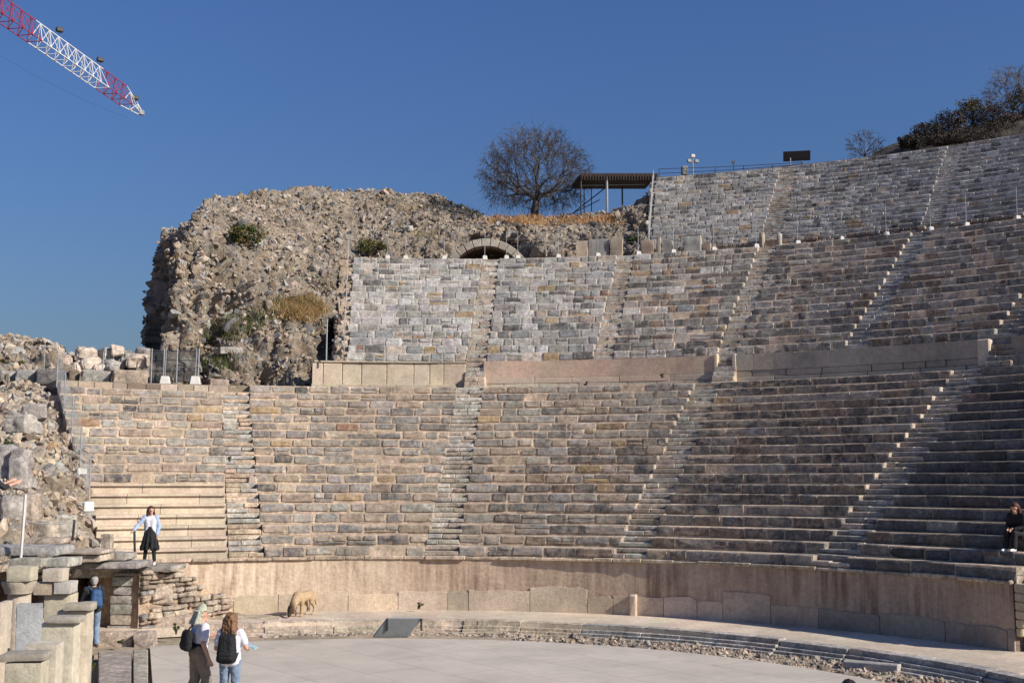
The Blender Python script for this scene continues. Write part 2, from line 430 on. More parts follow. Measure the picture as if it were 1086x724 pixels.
def wedge(S, f0, f1, label, pal, group, rows=None, special=None, endcol=PALE, mat='mortared_stone', **kw):
    ra = S['R0']; tm = (f0(ra)+f1(ra))/2
    e = empty('seating_wedge', P(tm, ra, S['z0']), label, 'seating', group)
    for i in range(rows or S['n']):
        R = S['R0']+i*S['tread']; z = S['z0']+i*S['rise']
        k = dict(kw); pl = pal
        j0, j1 = random.uniform(-.05, .05), random.uniform(-.05, .05)
        g0, g1 = off(f0, j0), off(f1, j1)
        if callable(pal): pl = pal(i)
        if special and special(i, R, z, g0, g1, e, S): continue
        row_mesh(g0, g1, R, z, S['rise'], S['tread'], pl, endcol=endcol, key=i+S['n']*7, **k).build('seat_row', mat, e)
    return e
STEP = (.50, .46, .40)
def staircase(S, fn, w, label, group, rows=None, col=(STEP, PALE), extra=0, shift=.02):
    ra = S['R0']; e = empty('staircase', P(fn(ra), ra, S['z0']), label, 'stairs', group)
    def step(R, z0, z1, d):
        mb = MB(); hw = w/2+.015; x0 = fn(R)-deg(hw/R); x1 = fn(R)+deg(hw/R)
        # bedding
        c8 = [P(x0, R+.04, z0-.3), P(x1, R+.04, z0-.3), P(x0, R+d+.3, z0-.3), P(x1, R+d+.3, z0-.3), P(x0, R+.04, z1-.02), P(x1, R+.04, z1-.02), P(x0, R+d+.3, z1-.02), P(x1, R+d+.3, z1-.02)]
        mb.hexa(c8, jc(MORTAR), .01)
        cuts = [x0, x1] if random.random() < .45 else [x0, x0+(x1-x0)*random.uniform(.35, .65), x1]
        for a, b in zip(cuts[:-1], cuts[1:]):
            r = R+random.uniform(-.03, .03); t = z1+random.uniform(-.02, .012); b0 = b-deg(.02/R)
            c8 = [P(a, r, z0+.03), P(b0, r, z0+.03), P(a, R+d+.1, z0+.03), P(b0, R+d+.1, z0+.03), P(a, r, t), P(b0, r, t+random.uniform(-.012, .012)), P(a, R+d+.1, t), P(b0, R+d+.1, t)]
            mb.hexa(c8, jc(random.choice(col), .15), .018)
        mb.build('step', 'stone', e)
    for k in range(extra):
        h = (S['z0']-Z_S1)/extra; step(29.15+.22*k, Z_S1+h*k, Z_S1+h*(k+1), .22)
    for i in range((rows or S['n'])*2):
        R = S['R0']+(i+shift*2)*S['tread']/2; z0 = S['z0']+i*S['rise']/2
        step(R, z0, z0+S['rise']/2, S['tread']/2)
    return e

# ------------------------------------------------------------------ lower tier
sa = stair_line(S1, 261, 249); sb = stair_line(S1, 468, 500); sc = stair_line(S1, 668, 753); sd = stair_line(S1, 881, 1031)
G1 = 'wedges of the lower seating tier'
HW = .5
def marble_rows(i, R, z, g0, g1, e, S):
    if i >= 7: return False
    mb = MB(); t0, t1 = g0(R), off(sa, -HW-.03)(R); arc = rad(t1-t0)*R
    t0 = max(t0, -21.3); cuts = [0, random.uniform(.25, .5), random.uniform(.6, .85), 1] if i % 2 else [0, random.uniform(.3, .7), 1]
    for a, b in zip(cuts[:-1], cuts[1:]):
        a0 = t0+(t1-t0)*a; a1 = t0+(t1-t0)*b-deg(.012/R); c = jc(CREAM, .07); j = random.uniform(-.006, .006)
        def pr(r0, z0, r1, z1, col, ch):
            n = 3
            for q in range(n):
                b0 = a0+(a1-a0)*q/n; b1 = a0+(a1-a0)*(q+1)/n
                mb.hexa([P(b0, r0, z0), P(b1, r0, z0), P(b0, r1, z0), P(b1, r1, z0), P(b0, r0, z1), P(b1, r0, z1), P(b0, r1, z1), P(b1, r1, z1)], col, ch if n == 1 else .004)
        rr = S['rise']
        pr(R+.07+j, z-.02, R+.8, z+rr*.74, c, .01)       # recessed riser
        pr(R-.02+j, z+rr*.742, R+.6, z+rr-.003, jc(CREAM, .06), .012)   # projecting lip
    mb.build('seat_row', 'marble', e)
    return True
fL = const(-20.6)
wedge(S1, fL, off(sa, -HW), 'lower tier wedge with cream marble benches at its foot beside the ruined parodos', PAL_L1, G1, rows=18, special=marble_rows, gap=.06, zgap=.07)
wedge(S1, off(sa, HW), off(sb, -HW), 'sunlit lower tier wedge of tan and grey blocks behind the dog', PAL_L1, G1, gap=.055, zgap=.07)
wedge(S1, off(sb, HW), off(sc, -HW), 'lower tier wedge below the long pink parapet wall', lambda i: PAL_L1 if i > 10 else PAL_L2, G1, gap=.055, zgap=.06)
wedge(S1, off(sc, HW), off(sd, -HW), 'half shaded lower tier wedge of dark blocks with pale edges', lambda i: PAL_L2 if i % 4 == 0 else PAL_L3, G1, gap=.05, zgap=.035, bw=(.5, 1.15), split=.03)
def cut_rows(i, R, z, g0, g1, e, S):
    if i > 1: return False
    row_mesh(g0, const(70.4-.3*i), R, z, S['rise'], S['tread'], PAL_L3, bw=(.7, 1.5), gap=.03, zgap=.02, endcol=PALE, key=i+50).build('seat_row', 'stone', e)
    return True
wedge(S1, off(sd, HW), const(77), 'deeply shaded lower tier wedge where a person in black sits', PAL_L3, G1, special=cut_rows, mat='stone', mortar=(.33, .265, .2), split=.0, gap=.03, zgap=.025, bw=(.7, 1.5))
GS = 'staircases between the seating wedges'
staircase(S1, sa, 1.0, 'worn sandy staircase beside the cream marble benches', GS, rows=18, col=(STEP, MORTAR, LGREY))
staircase(S1, sb, 1.05, 'lower staircase climbing to the gap between two parapet walls', GS, col=(STEP, PALE))
staircase(S1, sc, 1.05, 'lower staircase at the border of sun and shade below the narrow stair doorway', GS)
staircase(S1, sd, 1.15, 'shaded lower staircase edged by bright block ends', GS, col=(GREY, PALE))

# ------------------------------------------------------------------ middle tier
s2b = stair_line(S2, 505, 521); s2t1 = stair_line(S2, 640, 664); s2c = stair_line(S2, 771, 815); s2t2 = stair_line(S2, 909, 980); s2d = const(53.2)
G2 = 'wedges of the middle seating tier'
f2L = const(2.3)
H2 = .43
kw2 = dict(bw=(.3, 1.0), gap=.06, zgap=.07, split=.34, mat='grey_stone')
wedge(S2, f2L, off(s2b, -H2), 'whitish middle tier wedge beside the rubble mound', PAL_U1, G2, mortar=(.5, .45, .4), **kw2)
wedge(S2, off(s2b, H2), off(s2t1, -H2), 'middle tier wedge of mixed grey and ochre blocks below the arch', PAL_U1, G2, mortar=(.5, .44, .37), **kw2)
wedge(S2, off(s2t1, H2), off(s2c, -H2), 'middle tier wedge above the pink end of the parapet beside the stair doorway', lambda i: PAL_U1 if i % 3 == 0 else PAL_U2, G2, **kw2)
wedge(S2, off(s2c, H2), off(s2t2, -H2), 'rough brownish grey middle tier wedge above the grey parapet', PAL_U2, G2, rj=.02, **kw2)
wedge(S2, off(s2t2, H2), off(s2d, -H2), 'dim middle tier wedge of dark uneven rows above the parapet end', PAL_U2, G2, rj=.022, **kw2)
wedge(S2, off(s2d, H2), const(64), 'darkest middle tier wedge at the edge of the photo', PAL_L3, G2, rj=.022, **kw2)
staircase(S2, s2b, .85, 'grey middle staircase leading up to the stone arch', GS, extra=6)
staircase(S2, s2t1, .85, 'middle staircase that starts above the pink parapet wall', GS)
staircase(S2, s2c, .85, 'middle staircase rising from the narrow stair doorway', GS, extra=6)
staircase(S2, s2t2, .9, 'middle staircase with bright block ends above the grey parapet', GS, col=(GREY, LGREY))
staircase(S2, s2d, .9, 'dim staircase past the bright end block of the grey parapet', GS, extra=6, col=(GREY, TAN))

# ------------------------------------------------------------------ upper tier
u1 = stair_line(S3, 818, 838); u2 = stair_line(S3, 989, 1017)
f3L = lambda R: th_px(690.5+ (R-43.35)/4.4*5, R, 16.55+(R-43.35)/4.4*5)
_a, _b = f3L(43.35), f3L(47.74); f3L = lin(_a, 43.35, _b, 47.74)
G3 = 'wedges of the upper seating tier'
kw3 = dict(bw=(.22, .8), gap=.03, zgap=.03, mortar=(.40, .37, .335), rj=.008, mat='grey_stone', depth=.3)
wedge(S3, f3L, off(u1, -.5), 'steep grey upper tier wedge beside the rusty canopy', PAL_T, G3, **kw3)
wedge(S3, off(u1, .5), off(u2, -.5), 'steep grey upper tier wedge below the black floodlight board and small bare tree', PAL_T, G3, **kw3)
wedge(S3, off(u2, .5), const(61), 'steep dim upper tier wedge under the dark hillside shrubs', PAL_T, G3, **kw3)
staircase(S3, u1, 1.05, 'pale upper staircase ending below the black floodlight board', GS, col=(LGREY, LGREY, PALE))
staircase(S3, u2, 1.05, 'pale upper staircase below the hillside shrubs', GS, col=(LGREY, LGREY))

# ------------------------------------------------------------------ ring helpers
def ring(name, t0, t1, prof, mat, colf, step=.6, parent=None, uv=False):
    """prof: list of (R,z) closed polygon swept from t0 to t1"""
    mb = MB(); n = max(2, int(rad(t1-t0)*prof[0][0]/step)); V = []; F = []; C = []; UV = []
    k = len(prof)
    for i in range(n+1):
        t = t0+(t1-t0)*i/n
        for (R, z) in prof: V.append(P(t, R, z)); UV.append((rad(t)*R, z+R*.0))
    for i in range(n):
        for q in range(k):
            a = i*k+q; b = i*k+(q+1) % k; F.append((a, b, b+k, a+k)); C.append(colf(t0+(t1-t0)*i/n))
    F.append(tuple(range(k))); F.append(tuple(n*k+q for q in range(k))[::-1]); C += [colf(t0), colf(t1)]
    mb.add(V, F, C)
    if uv: mb.UV = UV
    o = mb.build(name, mat, parent)
    bm = bmesh.new(); bm.from_mesh(o.data); bmesh.ops.recalc_face_normals(bm, faces=bm.faces); bm.to_mesh(o.data); bm.free()
    return o
SAND = (.50, .40, .29)
tag(ring('path', -20.6, 66, [(27.2, 7.3), (27.2, 7.835), (30.0, 7.84), (30.0, 7.3)], 'earth', lambda t: jc((.36, .29, .21), .08)), 'sandy walkway between the lower and middle seating tiers', 'path', kind='structure')
tag(ring('upper_path', 1.6, 62, [(40.72, 15.3), (40.70, 15.70), (40.95, 15.73), (43.4, 15.66), (43.4, 15.3)], 'earth', lambda t: jc((.25, .17, .125), .12)), 'brown earth walkway between the middle and upper seating tiers', 'path', kind='structure')
walk = ring('orchestra_walkway', -24, 78, [(14.15, -.05), (14.15, Z_BASE), (17.3, Z_BASE+.005), (17.3, -.05)], 'marble', lambda t: jc((.60, .495, .385), .05))
tag(walk, 'pale curved walkway between orchestra kerb and podium wall', 'path', kind='structure')
# coping blocks along the top of the left lower wedge
# ------------------------------------------------------------------ podium wall
pod = empty('podium_wall', P(25, R_POD, Z_BASE), 'curved brown plastered podium wall round the orchestra', 'wall')
T0, T1 = -17.5, 70.2
# base slabs, nearly flush with the plaster
s = rad(T0)*R_POD
while s < rad(T1)*R_POD:
    w = random.uniform(.6, 1.9); t0 = deg(s/R_POD); t1 = min(T1, deg((s+w-.02)/R_POD))
    px = proj(P(t0, R_POD, .5))[0]; s += w
    if random.random() < .03: continue
    h = .55+.07*mnoise.noise(Vector((s*.5, 0, 0)))+random.uniform(-.05, .05)
    if random.random() < .05: h += .22
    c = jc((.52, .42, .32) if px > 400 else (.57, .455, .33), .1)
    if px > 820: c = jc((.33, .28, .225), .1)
    r = R_POD-.04+random.uniform(-.010, .008); n = 6; mb = MB(); hp_ = [h+random.uniform(-.022, .022) for _ in range(n+1)]; hp_[0] -= random.choice([0, .02, .05]); hp_[-1] -= random.choice([0, .02, .05])
    for q in range(n):
        a = t0+(t1-t0)*q/n; b = t0+(t1-t0)*(q+1)/n
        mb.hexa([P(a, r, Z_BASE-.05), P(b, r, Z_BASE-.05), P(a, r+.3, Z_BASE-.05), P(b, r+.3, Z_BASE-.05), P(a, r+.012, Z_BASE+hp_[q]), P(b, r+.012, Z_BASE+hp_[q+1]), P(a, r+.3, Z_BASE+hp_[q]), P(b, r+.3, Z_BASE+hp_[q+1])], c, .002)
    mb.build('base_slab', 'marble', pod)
# plaster skin: fine grid with relief
mb = MB(); NU, NV = 420, 22; V = []; UV = []; C = []; Fc = []
for i in range(NU+1):
    t = T0+(T1-T0)*i/NU
    for j in range(NV+1):
        z = Z_BASE-.02+(Z_POD-.06-Z_BASE)*j/NV
        d = .013*mnoise.fractal(Vector((rad(t)*R_POD*1.3, z*1.3, 0)), 1, 2, 5)
        hole = mnoise.noise(Vector((rad(t)*R_POD*.7, z*1.0, 5)))
        d += .03*max(0, hole-.42)
        V.append(P(t, R_POD+d, z)); UV.append((rad(t)*R_POD, z))
for i in range(NU):
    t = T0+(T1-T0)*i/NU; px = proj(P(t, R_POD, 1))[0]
    k = np.interp(px, [180, 300, 480, 620, 800, 950, 1090], [1.28, 1.22, 1.0, .95, .82, .80, .78])  # plaster tint: beige at left, shade of the right end put into the colour
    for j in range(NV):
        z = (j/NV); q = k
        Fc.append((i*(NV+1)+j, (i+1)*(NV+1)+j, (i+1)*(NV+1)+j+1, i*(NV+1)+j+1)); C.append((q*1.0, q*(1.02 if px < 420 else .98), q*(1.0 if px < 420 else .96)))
mb.add(V, Fc, C); mb.UV = UV
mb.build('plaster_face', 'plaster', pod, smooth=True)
ring('wall_core', T0, T1, [(R_POD+.1, Z_BASE-.1), (R_POD+.1, Z_POD-.08), (R_POD+.75, Z_POD-.08), (R_POD+.75, Z_BASE-.1)], 'stone', lambda t: MORTAR, parent=pod)
# ledge on top
mb = MB(); s = rad(T0)*R_POD
while s < rad(T1)*R_POD:
    w = random.uniform(.5, 1.3); t0 = deg(s/R_POD); t1 = min(T1, deg((s+w-.01)/R_POD)); r = R_POD-.07+random.uniform(-.05, .03); z1 = Z_POD+random.uniform(-.015, .03)
    mb.hexa([P(t0, r, Z_POD-.085), P(t1, r, Z_POD-.085), P(t0, r+.8, Z_POD-.085), P(t1, r+.8, Z_POD-.085), P(t0, r, z1), P(t1, r, z1), P(t0, r+.8, z1), P(t1, r+.8, z1)], jc((.52, .42, .31), .1), .02)
    s += w
mb.build('ledge', 'stone', pod)
# small upright fragment and inscription-like patch on the wall
mb = MB(); t = th_px(672, R_POD, .5)
mb.box(P(t, R_POD-.05, Z_BASE+.3), (.22, .18, .62), jc(CREAM), rz(-rad(t)), .03, .015)
mb.build('upright_fragment', 'marble', pod)
# end of the podium: pale broken return and recess of the side passage
pe = empty('passage_recess', P(71, 17.5, Z_BASE), 'dark passage recess with a pale broken corner at the podium end', 'passage')
mb = MB(); 
for k in range(6):
    z0 = 1.75-.2*(k+1); w = .42-.05*k
    mb.hexa([P(70.25, 17.0, z0), P(70.25+deg(w/17), 17.0, z0), P(70.25, 17.8, z0), P(70.25+deg(w/17), 17.8, z0), P(70.25, 17.0, z0+.195), P(70.25+deg(w/17), 17.0, z0+.195), P(70.25, 17.8, z0+.195), P(70.25+deg(w/17), 17.8, z0+.195)], jc((.55, .45, .30), .08), .03)
mb.build('broken_corner', 'marble', pe)
ring('back_wall', 70.2, 78, [(18.9, 0), (18.9, 2.6), (19.4, 2.6), (19.4, 0)], 'stone', lambda t: jc(BROWN), parent=pe)
ring('side_wall', 69.9, 70.22, [(17.02, 0), (17.02, 1.7), (18.9, 1.7), (18.9, 0)], 'stone', lambda t: jc(BROWN), parent=pe)
mb = MB()
for k in range(3):
    mb.hexa([P(70.6, 17.3+.4*k, 0), P(76, 17.3+.4*k, 0), P(70.6, 19, 0), P(76, 19, 0), P(70.6, 17.3+.4*k, .42+.2*k), P(76, 17.3+.4*k, .42+.2*k), P(70.6, 19, .42+.2*k), P(76, 19, .42+.2*k)], jc(GREY), .02)
mb.build('step', 'stone', pe)

# ------------------------------------------------------------------ parapet walls of the first walkway
RW = 29.93
def wall_span(p0, p1, zt=8.8): return th_px(p0, RW, zt), th_px(p1, RW, zt)
GW = 'parapet walls along the lower walkway'
def seg(mb, a, b, r0, r1, z0, z1, col, ch=.012, n=1):
    for q in range(n):
        x, y = a+(b-a)*q/n, a+(b-a)*(q+1)/n
        mb.hexa([P(x, r0, z0), P(y, r0, z0), P(x, r1, z0), P(y, r1, z0), P(x, r0, z1), P(y, r0, z1), P(x, r1, z1), P(y, r1, z1)], col, ch)
def course(mb, a, b, r0, r1, z0, z1, bw, colf, g=.02, ch=.015):
    s, e = rad(a)*RW, rad(b)*RW
    while s < e-.05:
        w = random.uniform(*bw)
        if e-s-w < .3: w = e-s
        j = random.uniform(-.012, .012)
        seg(mb, deg(s/RW), deg((s+w-g)/RW), r0+j, r1, z0, z1-random.uniform(0, .01), colf(), ch); s += w
# wall 1: cream orthostats with coping
a, b = wall_span(331, 494)
w1 = empty('parapet_wall', P((a+b)/2, RW, Z_S1), 'parapet of upright cream slabs with a thin coping beside the rubble mound', 'wall', GW)
mb = MB(); s, e = rad(a)*RW, rad(b)*RW
span = e-s
for w in (.55, .95, .95, 1.25, 1.35, .8, .7, 1.1):
    w *= span/7.65
    x0 = s if w else s
    t0 = deg(x0/RW); t1 = deg((x0+w-.02)/RW); j = random.uniform(-.02, .02)
    m1 = MB(); seg(m1, t0, t1, RW+j, RW+.3, Z_S1, Z_WT-.09, jc((.55, .45, .345), .07), .02); m1.build('upright_slab', 'marble', w1)
    s += w
mb = MB(); course(mb, a+.15, b+.1, RW-.06, RW+.34, Z_WT-.088, Z_WT-.02, (1.2, 2.4), lambda: jc((.50, .42, .31), .08)); mb.build('coping', 'marble', w1)
mb = MB(); course(mb, a-.05, b, RW-.12, RW+.2, Z_S1-.1, Z_S1+.33, (.9, 1.8), lambda: jc((.5, .42, .31), .08)); mb.build('base_moulding', 'marble', w1)
# wall 2
a, b = wall_span(513, 757.5)
w2 = empty('parapet_wall', P((a+b)/2, RW, Z_S1), 'long smooth pink parapet over a course of pale blocks', 'wall', GW)
mb = MB(); n = 24
for q in range(n): seg(mb, a+(b-a)*q/n, a+(b-a)*(q+1)/n, RW+.003*random.random(), RW+.33, Z_S1+.62, Z_WT-abs(random.gauss(0, .012)), jc((.53, .39, .30), .05), .002)
mb.build('pink_band', 'marble', w2)
mb = MB(); course(mb, a, b, RW-.015, RW+.3, Z_S1-.1, Z_S1+.36, (.7, 1.5), lambda: jc((.52, .45, .36), .08)); course(mb, a, b, RW-.01, RW+.3, Z_S1+.365, Z_S1+.615, (.9, 2.2), lambda: jc((.54, .43, .34), .06)); mb.build('block_course', 'marble', w2)
# doorway posts of the stairs between wall 2 and 3
for p0, p1 in ((757.5, 761), (778, 782)):
    a, b = wall_span(p0, p1); mb = MB(); seg(mb, a, b, RW-.05, RW+.6, Z_S1, Z_WT+.08, jc((.55, .46, .34)), .02); mb.build('door_post', 'marble', w2 if p0 < 760 else None) if p0 < 760 else None
# wall 3
a, b = wall_span(778, 1052)
w3 = empty('parapet_wall', P((a+b)/2, RW, Z_S1), 'long grey parapet with a smooth top band over broken blocks', 'wall', GW)
mb = MB(); n = 24
for q in range(n-1): seg(mb, a+(b-a)*q/n, a+(b-a)*(q+1)/n, RW+.003*random.random(), RW+.33, Z_S1+.675, Z_WT-abs(random.gauss(0, .014)), jc((.43, .375, .31), .06), .002)
mb.build('smooth_band', 'marble', w3)
mb = MB(); course(mb, a, b-.3, RW-.015, RW+.3, Z_S1-.1, Z_S1+.42, (.9, 2.2), lambda: jc((.46, .40, .33), .1), .03); course(mb, a, b-.3, RW+.005, RW+.3, Z_S1+.425, Z_S1+.67, (.6, 2.0), lambda: jc((.42, .36, .29), .14), .035); mb.build('block_course', 'marble', w3)
mb = MB(); seg(mb, b-.95, b-.1, RW-.1, RW+.4, Z_S1+.35, Z_WT-.02, jc((.6, .52, .4)), .04); mb.build('end_block', 'marble', w3)
mb = MB(); seg(mb, a-.1, a+.18, RW-.04, RW+.5, Z_S1-.05, Z_WT+.04, jc((.55, .46, .36)), .02); mb.build('door_post', 'marble', w3)
# wall 4
a = th_px(1073, RW, 8.8)
w4 = empty('parapet_wall', P(a+2, RW, Z_S1), 'brownish parapet at the edge of the photo past the dim staircase', 'wall', GW)
mb = MB(); seg(mb, a, 64, RW, RW+.33, Z_S1+.72, Z_WT, jc((.36, .30, .24)), .003, 12); course(mb, a, 64, RW-.01, RW+.3, Z_S1-.1, Z_S1+.715, (.9, 1.8), lambda: jc((.4, .34, .27), .1)); mb.build('block_course', 'marble', w4)

# retaining course of the top walkway / stones in front of upper tier
GB = 'stone blocks standing along the upper walkway'
def ashlar(px0, px1, py0, py1, R, label, col=PALE, d=.5, jit=.02, group=GB):
    th = th_px((px0+px1)/2, R, Z_S2+.5); base = P(th, R, Z_S2)
    D = (base-CAM)@fw; w = (px1-px0)/F_PX*D; zt = on_cyl((px0+px1)/2, py0, R)[2]; h = zt-Z_S2+.02
    mb = MB(); rough_box(mb, base+np.array([0, 0, h/2-.02]), (w, d, h), jc(col, .06), rz(-rad(th)), .04, .05, cell=.14)
    o = mb.build('stone_block', 'marble', None, origin=base); return tag(o, label, 'stone block', group)
ashlar(611, 624, 256, 273, 42.6, 'cream stone block beside the dark hollow, first of the three joined blocks', CREAM)
ashlar(624.5, 647, 254, 272, 42.7, 'wide grey stone block, middle of the three joined blocks', GREY)
ashlar(648, 660.5, 253, 271, 42.6, 'tall tan stone block next to the dark gap in the upper walkway', TAN)
ashlar(680, 694, 255, 271, 42.4, 'tan block standing where the upper tier begins', TAN)
ashlar(696.5, 701, 252, 270, 42.5, 'narrow upright pale stone beside the tan block', PALE)
ashlar(703, 714, 255, 270, 42.6, 'small grey block beside the narrow upright stone', GREY)
ashlar(726, 744, 251, 268, 42.5, 'large square grey block below the upper tier', LGREY)
ashlar(746, 754, 258, 267, 42.6, 'low tan block leaning beside the large square block', TAN)
ashlar(806, 811, 247, 262, 42.9, 'left upright post stone of the upper stair entrance', PALE)
ashlar(825, 829, 247, 261, 42.9, 'right upright post stone of the upper stair entrance', LGREY)
# low rough wall at the foot of the upper tier
def low_wall(t0, t1, label):
    e = empty('low_wall', P((t0+t1)/2, 43, Z_S2), label, 'wall', 'low rubble walls under the upper tier')
    mb = MB()
    for lev in range(5):
        s, en = rad(t0)*43, rad(t1)*43
        while s < en-.1:
            w = random.uniform(.18, .5); r = 43.1+random.uniform(-.05, .05)
            seg(mb, deg(s/43), deg((s+w-.02)/43), r, r+.4, 15.6+lev*.19, 15.6+lev*.19+random.uniform(.15, .2), pick([(GREY, 2), (TAN, 3), (BROWN, 2), (PALE, 1), (DARK, 1)]), .03); s += w
    mb.build('masonry', 'stone', e)
    ring('mortar_bed', t0, t1, [(43.2, 15.5), (43.2, 16.5), (43.6, 16.52), (43.6, 15.5)], 'stone', lambda t: jc(MORTAR), parent=e)
low_wall(f3L(43), u1(43.35)-.7, 'low rubble wall under the upper tier behind the square blocks')
low_wall(u1(43.35)+.7, u2(43.35)-.7, 'long low rubble wall under the upper tier between its two staircases')
low_wall(u2(43.35)+.7, 61, 'low rubble wall under the dim end of the upper tier')
tag(ring('top_coping', f3L(47.74), 61, [(47.7, 21.3), (47.7, 21.66), (48.3, 21.66), (48.3, 21.3)], 'stone', lambda t: jc(BROWN, .2)), 'dark coping along the top of the upper tier', 'coping')
tag(ring('upper_terrace', f3L(47.74), 75, [(48.2, 20.5), (48.2, 21.5), (60, 22.0), (60, 20.5)], 'earth', lambda t: jc((.2, .16, .11), .1)), kind='structure')
# ------------------------------------------------------------------ orchestra floor, kerb, gravel, ground
mb = MB()
pts = []
A0 = on_z(159, 684, 0); A1 = on_z(159, 730, 0); dirn = (A0-A1); 
for i in range(0, 181):
    t = -24+ i*(104/180); pts.append(P(t, 12.15, 0))
pts = [p for p in pts if p[0] > A0[0]+.05]
A1b = A0-dirn*4.0
poly = [A0+dirn*.0]+pts+[np.array([16, -12, 0]), np.array([A1b[0], -12, 0])]
bot = [p-np.array([0, 0, .3]) for p in poly]; n = len(poly)
mb.add(poly+bot, [tuple(range(n))[::-1]]+[(i, (i+1) % n, n+(i+1) % n, n+i) for i in range(n)], (.45, .4, .36))
fl = mb.build('orchestra_floor', 'paving')
bm = bmesh.new(); bm.from_mesh(fl.data); bmesh.ops.recalc_face_normals(bm, faces=bm.faces); bm.to_mesh(fl.data); bm.free()
tag(fl, 'smooth pale grey paved orchestra floor', 'floor', kind='structure')
mb = MB(); S_ = 2500
mb.add([(-S_, -S_, -.16), (S_, -S_, -.16), (S_, S_, -.16), (-S_, S_, -.16)], [(0, 1, 2, 3)], (.38, .31, .23))
tag(mb.build('ground', 'earth'), 'dusty beige ground around the theatre', 'ground', kind='structure')
kerb = empty('kerb', P(25, 14, 0), 'curved grooved pale stone kerb edging the orchestra walkway', 'kerb')
t = -14.0
while t < 77:
    w = random.uniform(1.3, 2.3); t1 = t+deg(w/14)-.09; mb = MB(); c = jc((.44, .405, .36) if t > 25 else (.55, .455, .35), .07); j = random.uniform(-.05, .05); dz = random.uniform(-.03, .02)
    n = 4
    for q in range(n):
        a, b = t+(t1-t)*q/n, t+(t1-t)*(q+1)/n
        for (r0, z0, z1) in ((14.12, .1, .235), (13.98, .02, .105), (13.86, -.05, .025), (13.72, -.2, -.045)):
            seg(mb, a, b, r0+j+random.uniform(-.01, .01), 14.5, z0+dz, z1+dz, c, .012 if q in (0, n-1) else .008)
    mb.build('kerb_stone', 'stone', kerb); t += deg(w/14)
tag(ring('gravel_bed', -26, 78, [(11.9, -.2), (11.9, -.075), (14.2, -.085), (14.2, -.2)], 'earth', lambda t: jc((.46, .37, .27), .08)), kind='structure')
# gravel
mb = MB()
for k in range(4200):
    t = random.uniform(-6, 76)
    r = random.uniform(12.2, 13.85); px = t
    if t < 24: r = random.uniform(13.3, 13.8)
    if t < 24 and random.random() < .5: continue
    sz = random.choice([.035, .05, .05, .07, .09, .13])*random.uniform(.7, 1.3)
    stone(mb, P(t, r, -.13+.25*sz+ (.06 if t > 20 else 0)*random.random()), sz, pick([(PALE, 4), (TAN, 3), (LGREY, 2), (BROWN, 1), (MORTAR, 3)]), .7)
tag(mb.build('gravel', 'rubble'), 'gravel and rubble strip between orchestra floor and kerb', 'gravel', kind='stuff')
# a loose slab lying in the gravel
q = on_z(925, 706, .02); mb = MB(); mb.box(q, (1.25, .3, .16), jc(LGREY), rz(-.78), .02, .015)
tag(mb.build('stone_slab', 'marble', origin=q), 'long narrow pale slab lying in the gravel below the kerb', 'stone slab')
# ramp board
mb = MB()
A = on_z(396, 674.5, .03); B = on_z(432, 674.5, .03); Cc = on_z(447, 655, .52); Dd = on_z(411, 655, .52)
nrm = np.cross(B-A, Dd-A); nrm /= np.linalg.norm(nrm); th_ = nrm*.05*(-1 if nrm[2] > 0 else 1)
rp = empty('ramp_board', (A+B)/2, 'grey ramp board leaning from the orchestra floor up over the kerb', 'ramp')
mb.hexa([A+th_, B+th_, Dd+th_, Cc+th_, A, B, Dd, Cc], (.2, .2, .2), .008); mb.build('board', 'board_grey', rp)
mb = MB()
for p in (A, B, Cc, Dd): pass
for p, q2 in ((A, B), (B, Cc), (Cc, Dd), (Dd, A)): mb.tube([p+th_*.3, q2+th_*.3], .022, (.4, .4, .4), 6)
mb.build('edge_trim', 'galvanised', rp)
mb = MB()
for p in (Cc, Dd): mb.tube([p+th_, np.array([p[0], p[1], .2])], .03, (.3, .3, .3), 6)
mb.build('support', 'dark_steel', rp)

# ------------------------------------------------------------------ surfaces from profiles (rubble mound etc.)
def lerp_prof(pts, n):
    pts = np.array(pts); d = np.r_[0, np.cumsum(np.linalg.norm(np.diff(pts, axis=0), axis=1))]; t = np.linspace(0, d[-1], n)
    return np.stack([np.interp(t, d, pts[:, k]) for k in range(3)], 1)
def surface(cols, nc, nr):
    G = np.stack([lerp_prof(c, nr) for c in cols])                 # (ncol,nr,3)
    dd = np.linalg.norm(np.diff(G, axis=0), axis=2)[:, :int(nr*.75)].mean(1)+.15; cs = np.r_[0, np.cumsum(dd)]; u = np.interp(np.linspace(0, cs[-1], nc), cs, np.arange(len(cols))); i = np.minimum(u.astype(int), len(cols)-2); f = (u-i)[:, None, None]
    im = np.maximum(i-1, 0); ip = np.minimum(i+2, len(cols)-1)
    a, b, c, d = G[im], G[i], G[i+1], G[ip]
    lin_ = b*(1-f)+c*f
    cr = .5*((2*b)+(-a+c)*f+(2*a-5*b+4*c-d)*f*f+(-a+3*b-3*c+d)*f**3)
    return .75*lin_+.25*cr
def normals(G):
    du = np.gradient(G, axis=0); dv = np.gradient(G, axis=1); n = np.cross(du, dv); n /= (np.linalg.norm(n, axis=2, keepdims=True)+1e-9)
    return n
def cell_info(p, sc):
    d, pts = mnoise.voronoi(Vector((p[0]*sc, p[1]*sc, p[2]*sc*1.35)), distance_metric='DISTANCE'); return d[1]-d[0], pts[0]
CELLC = {}
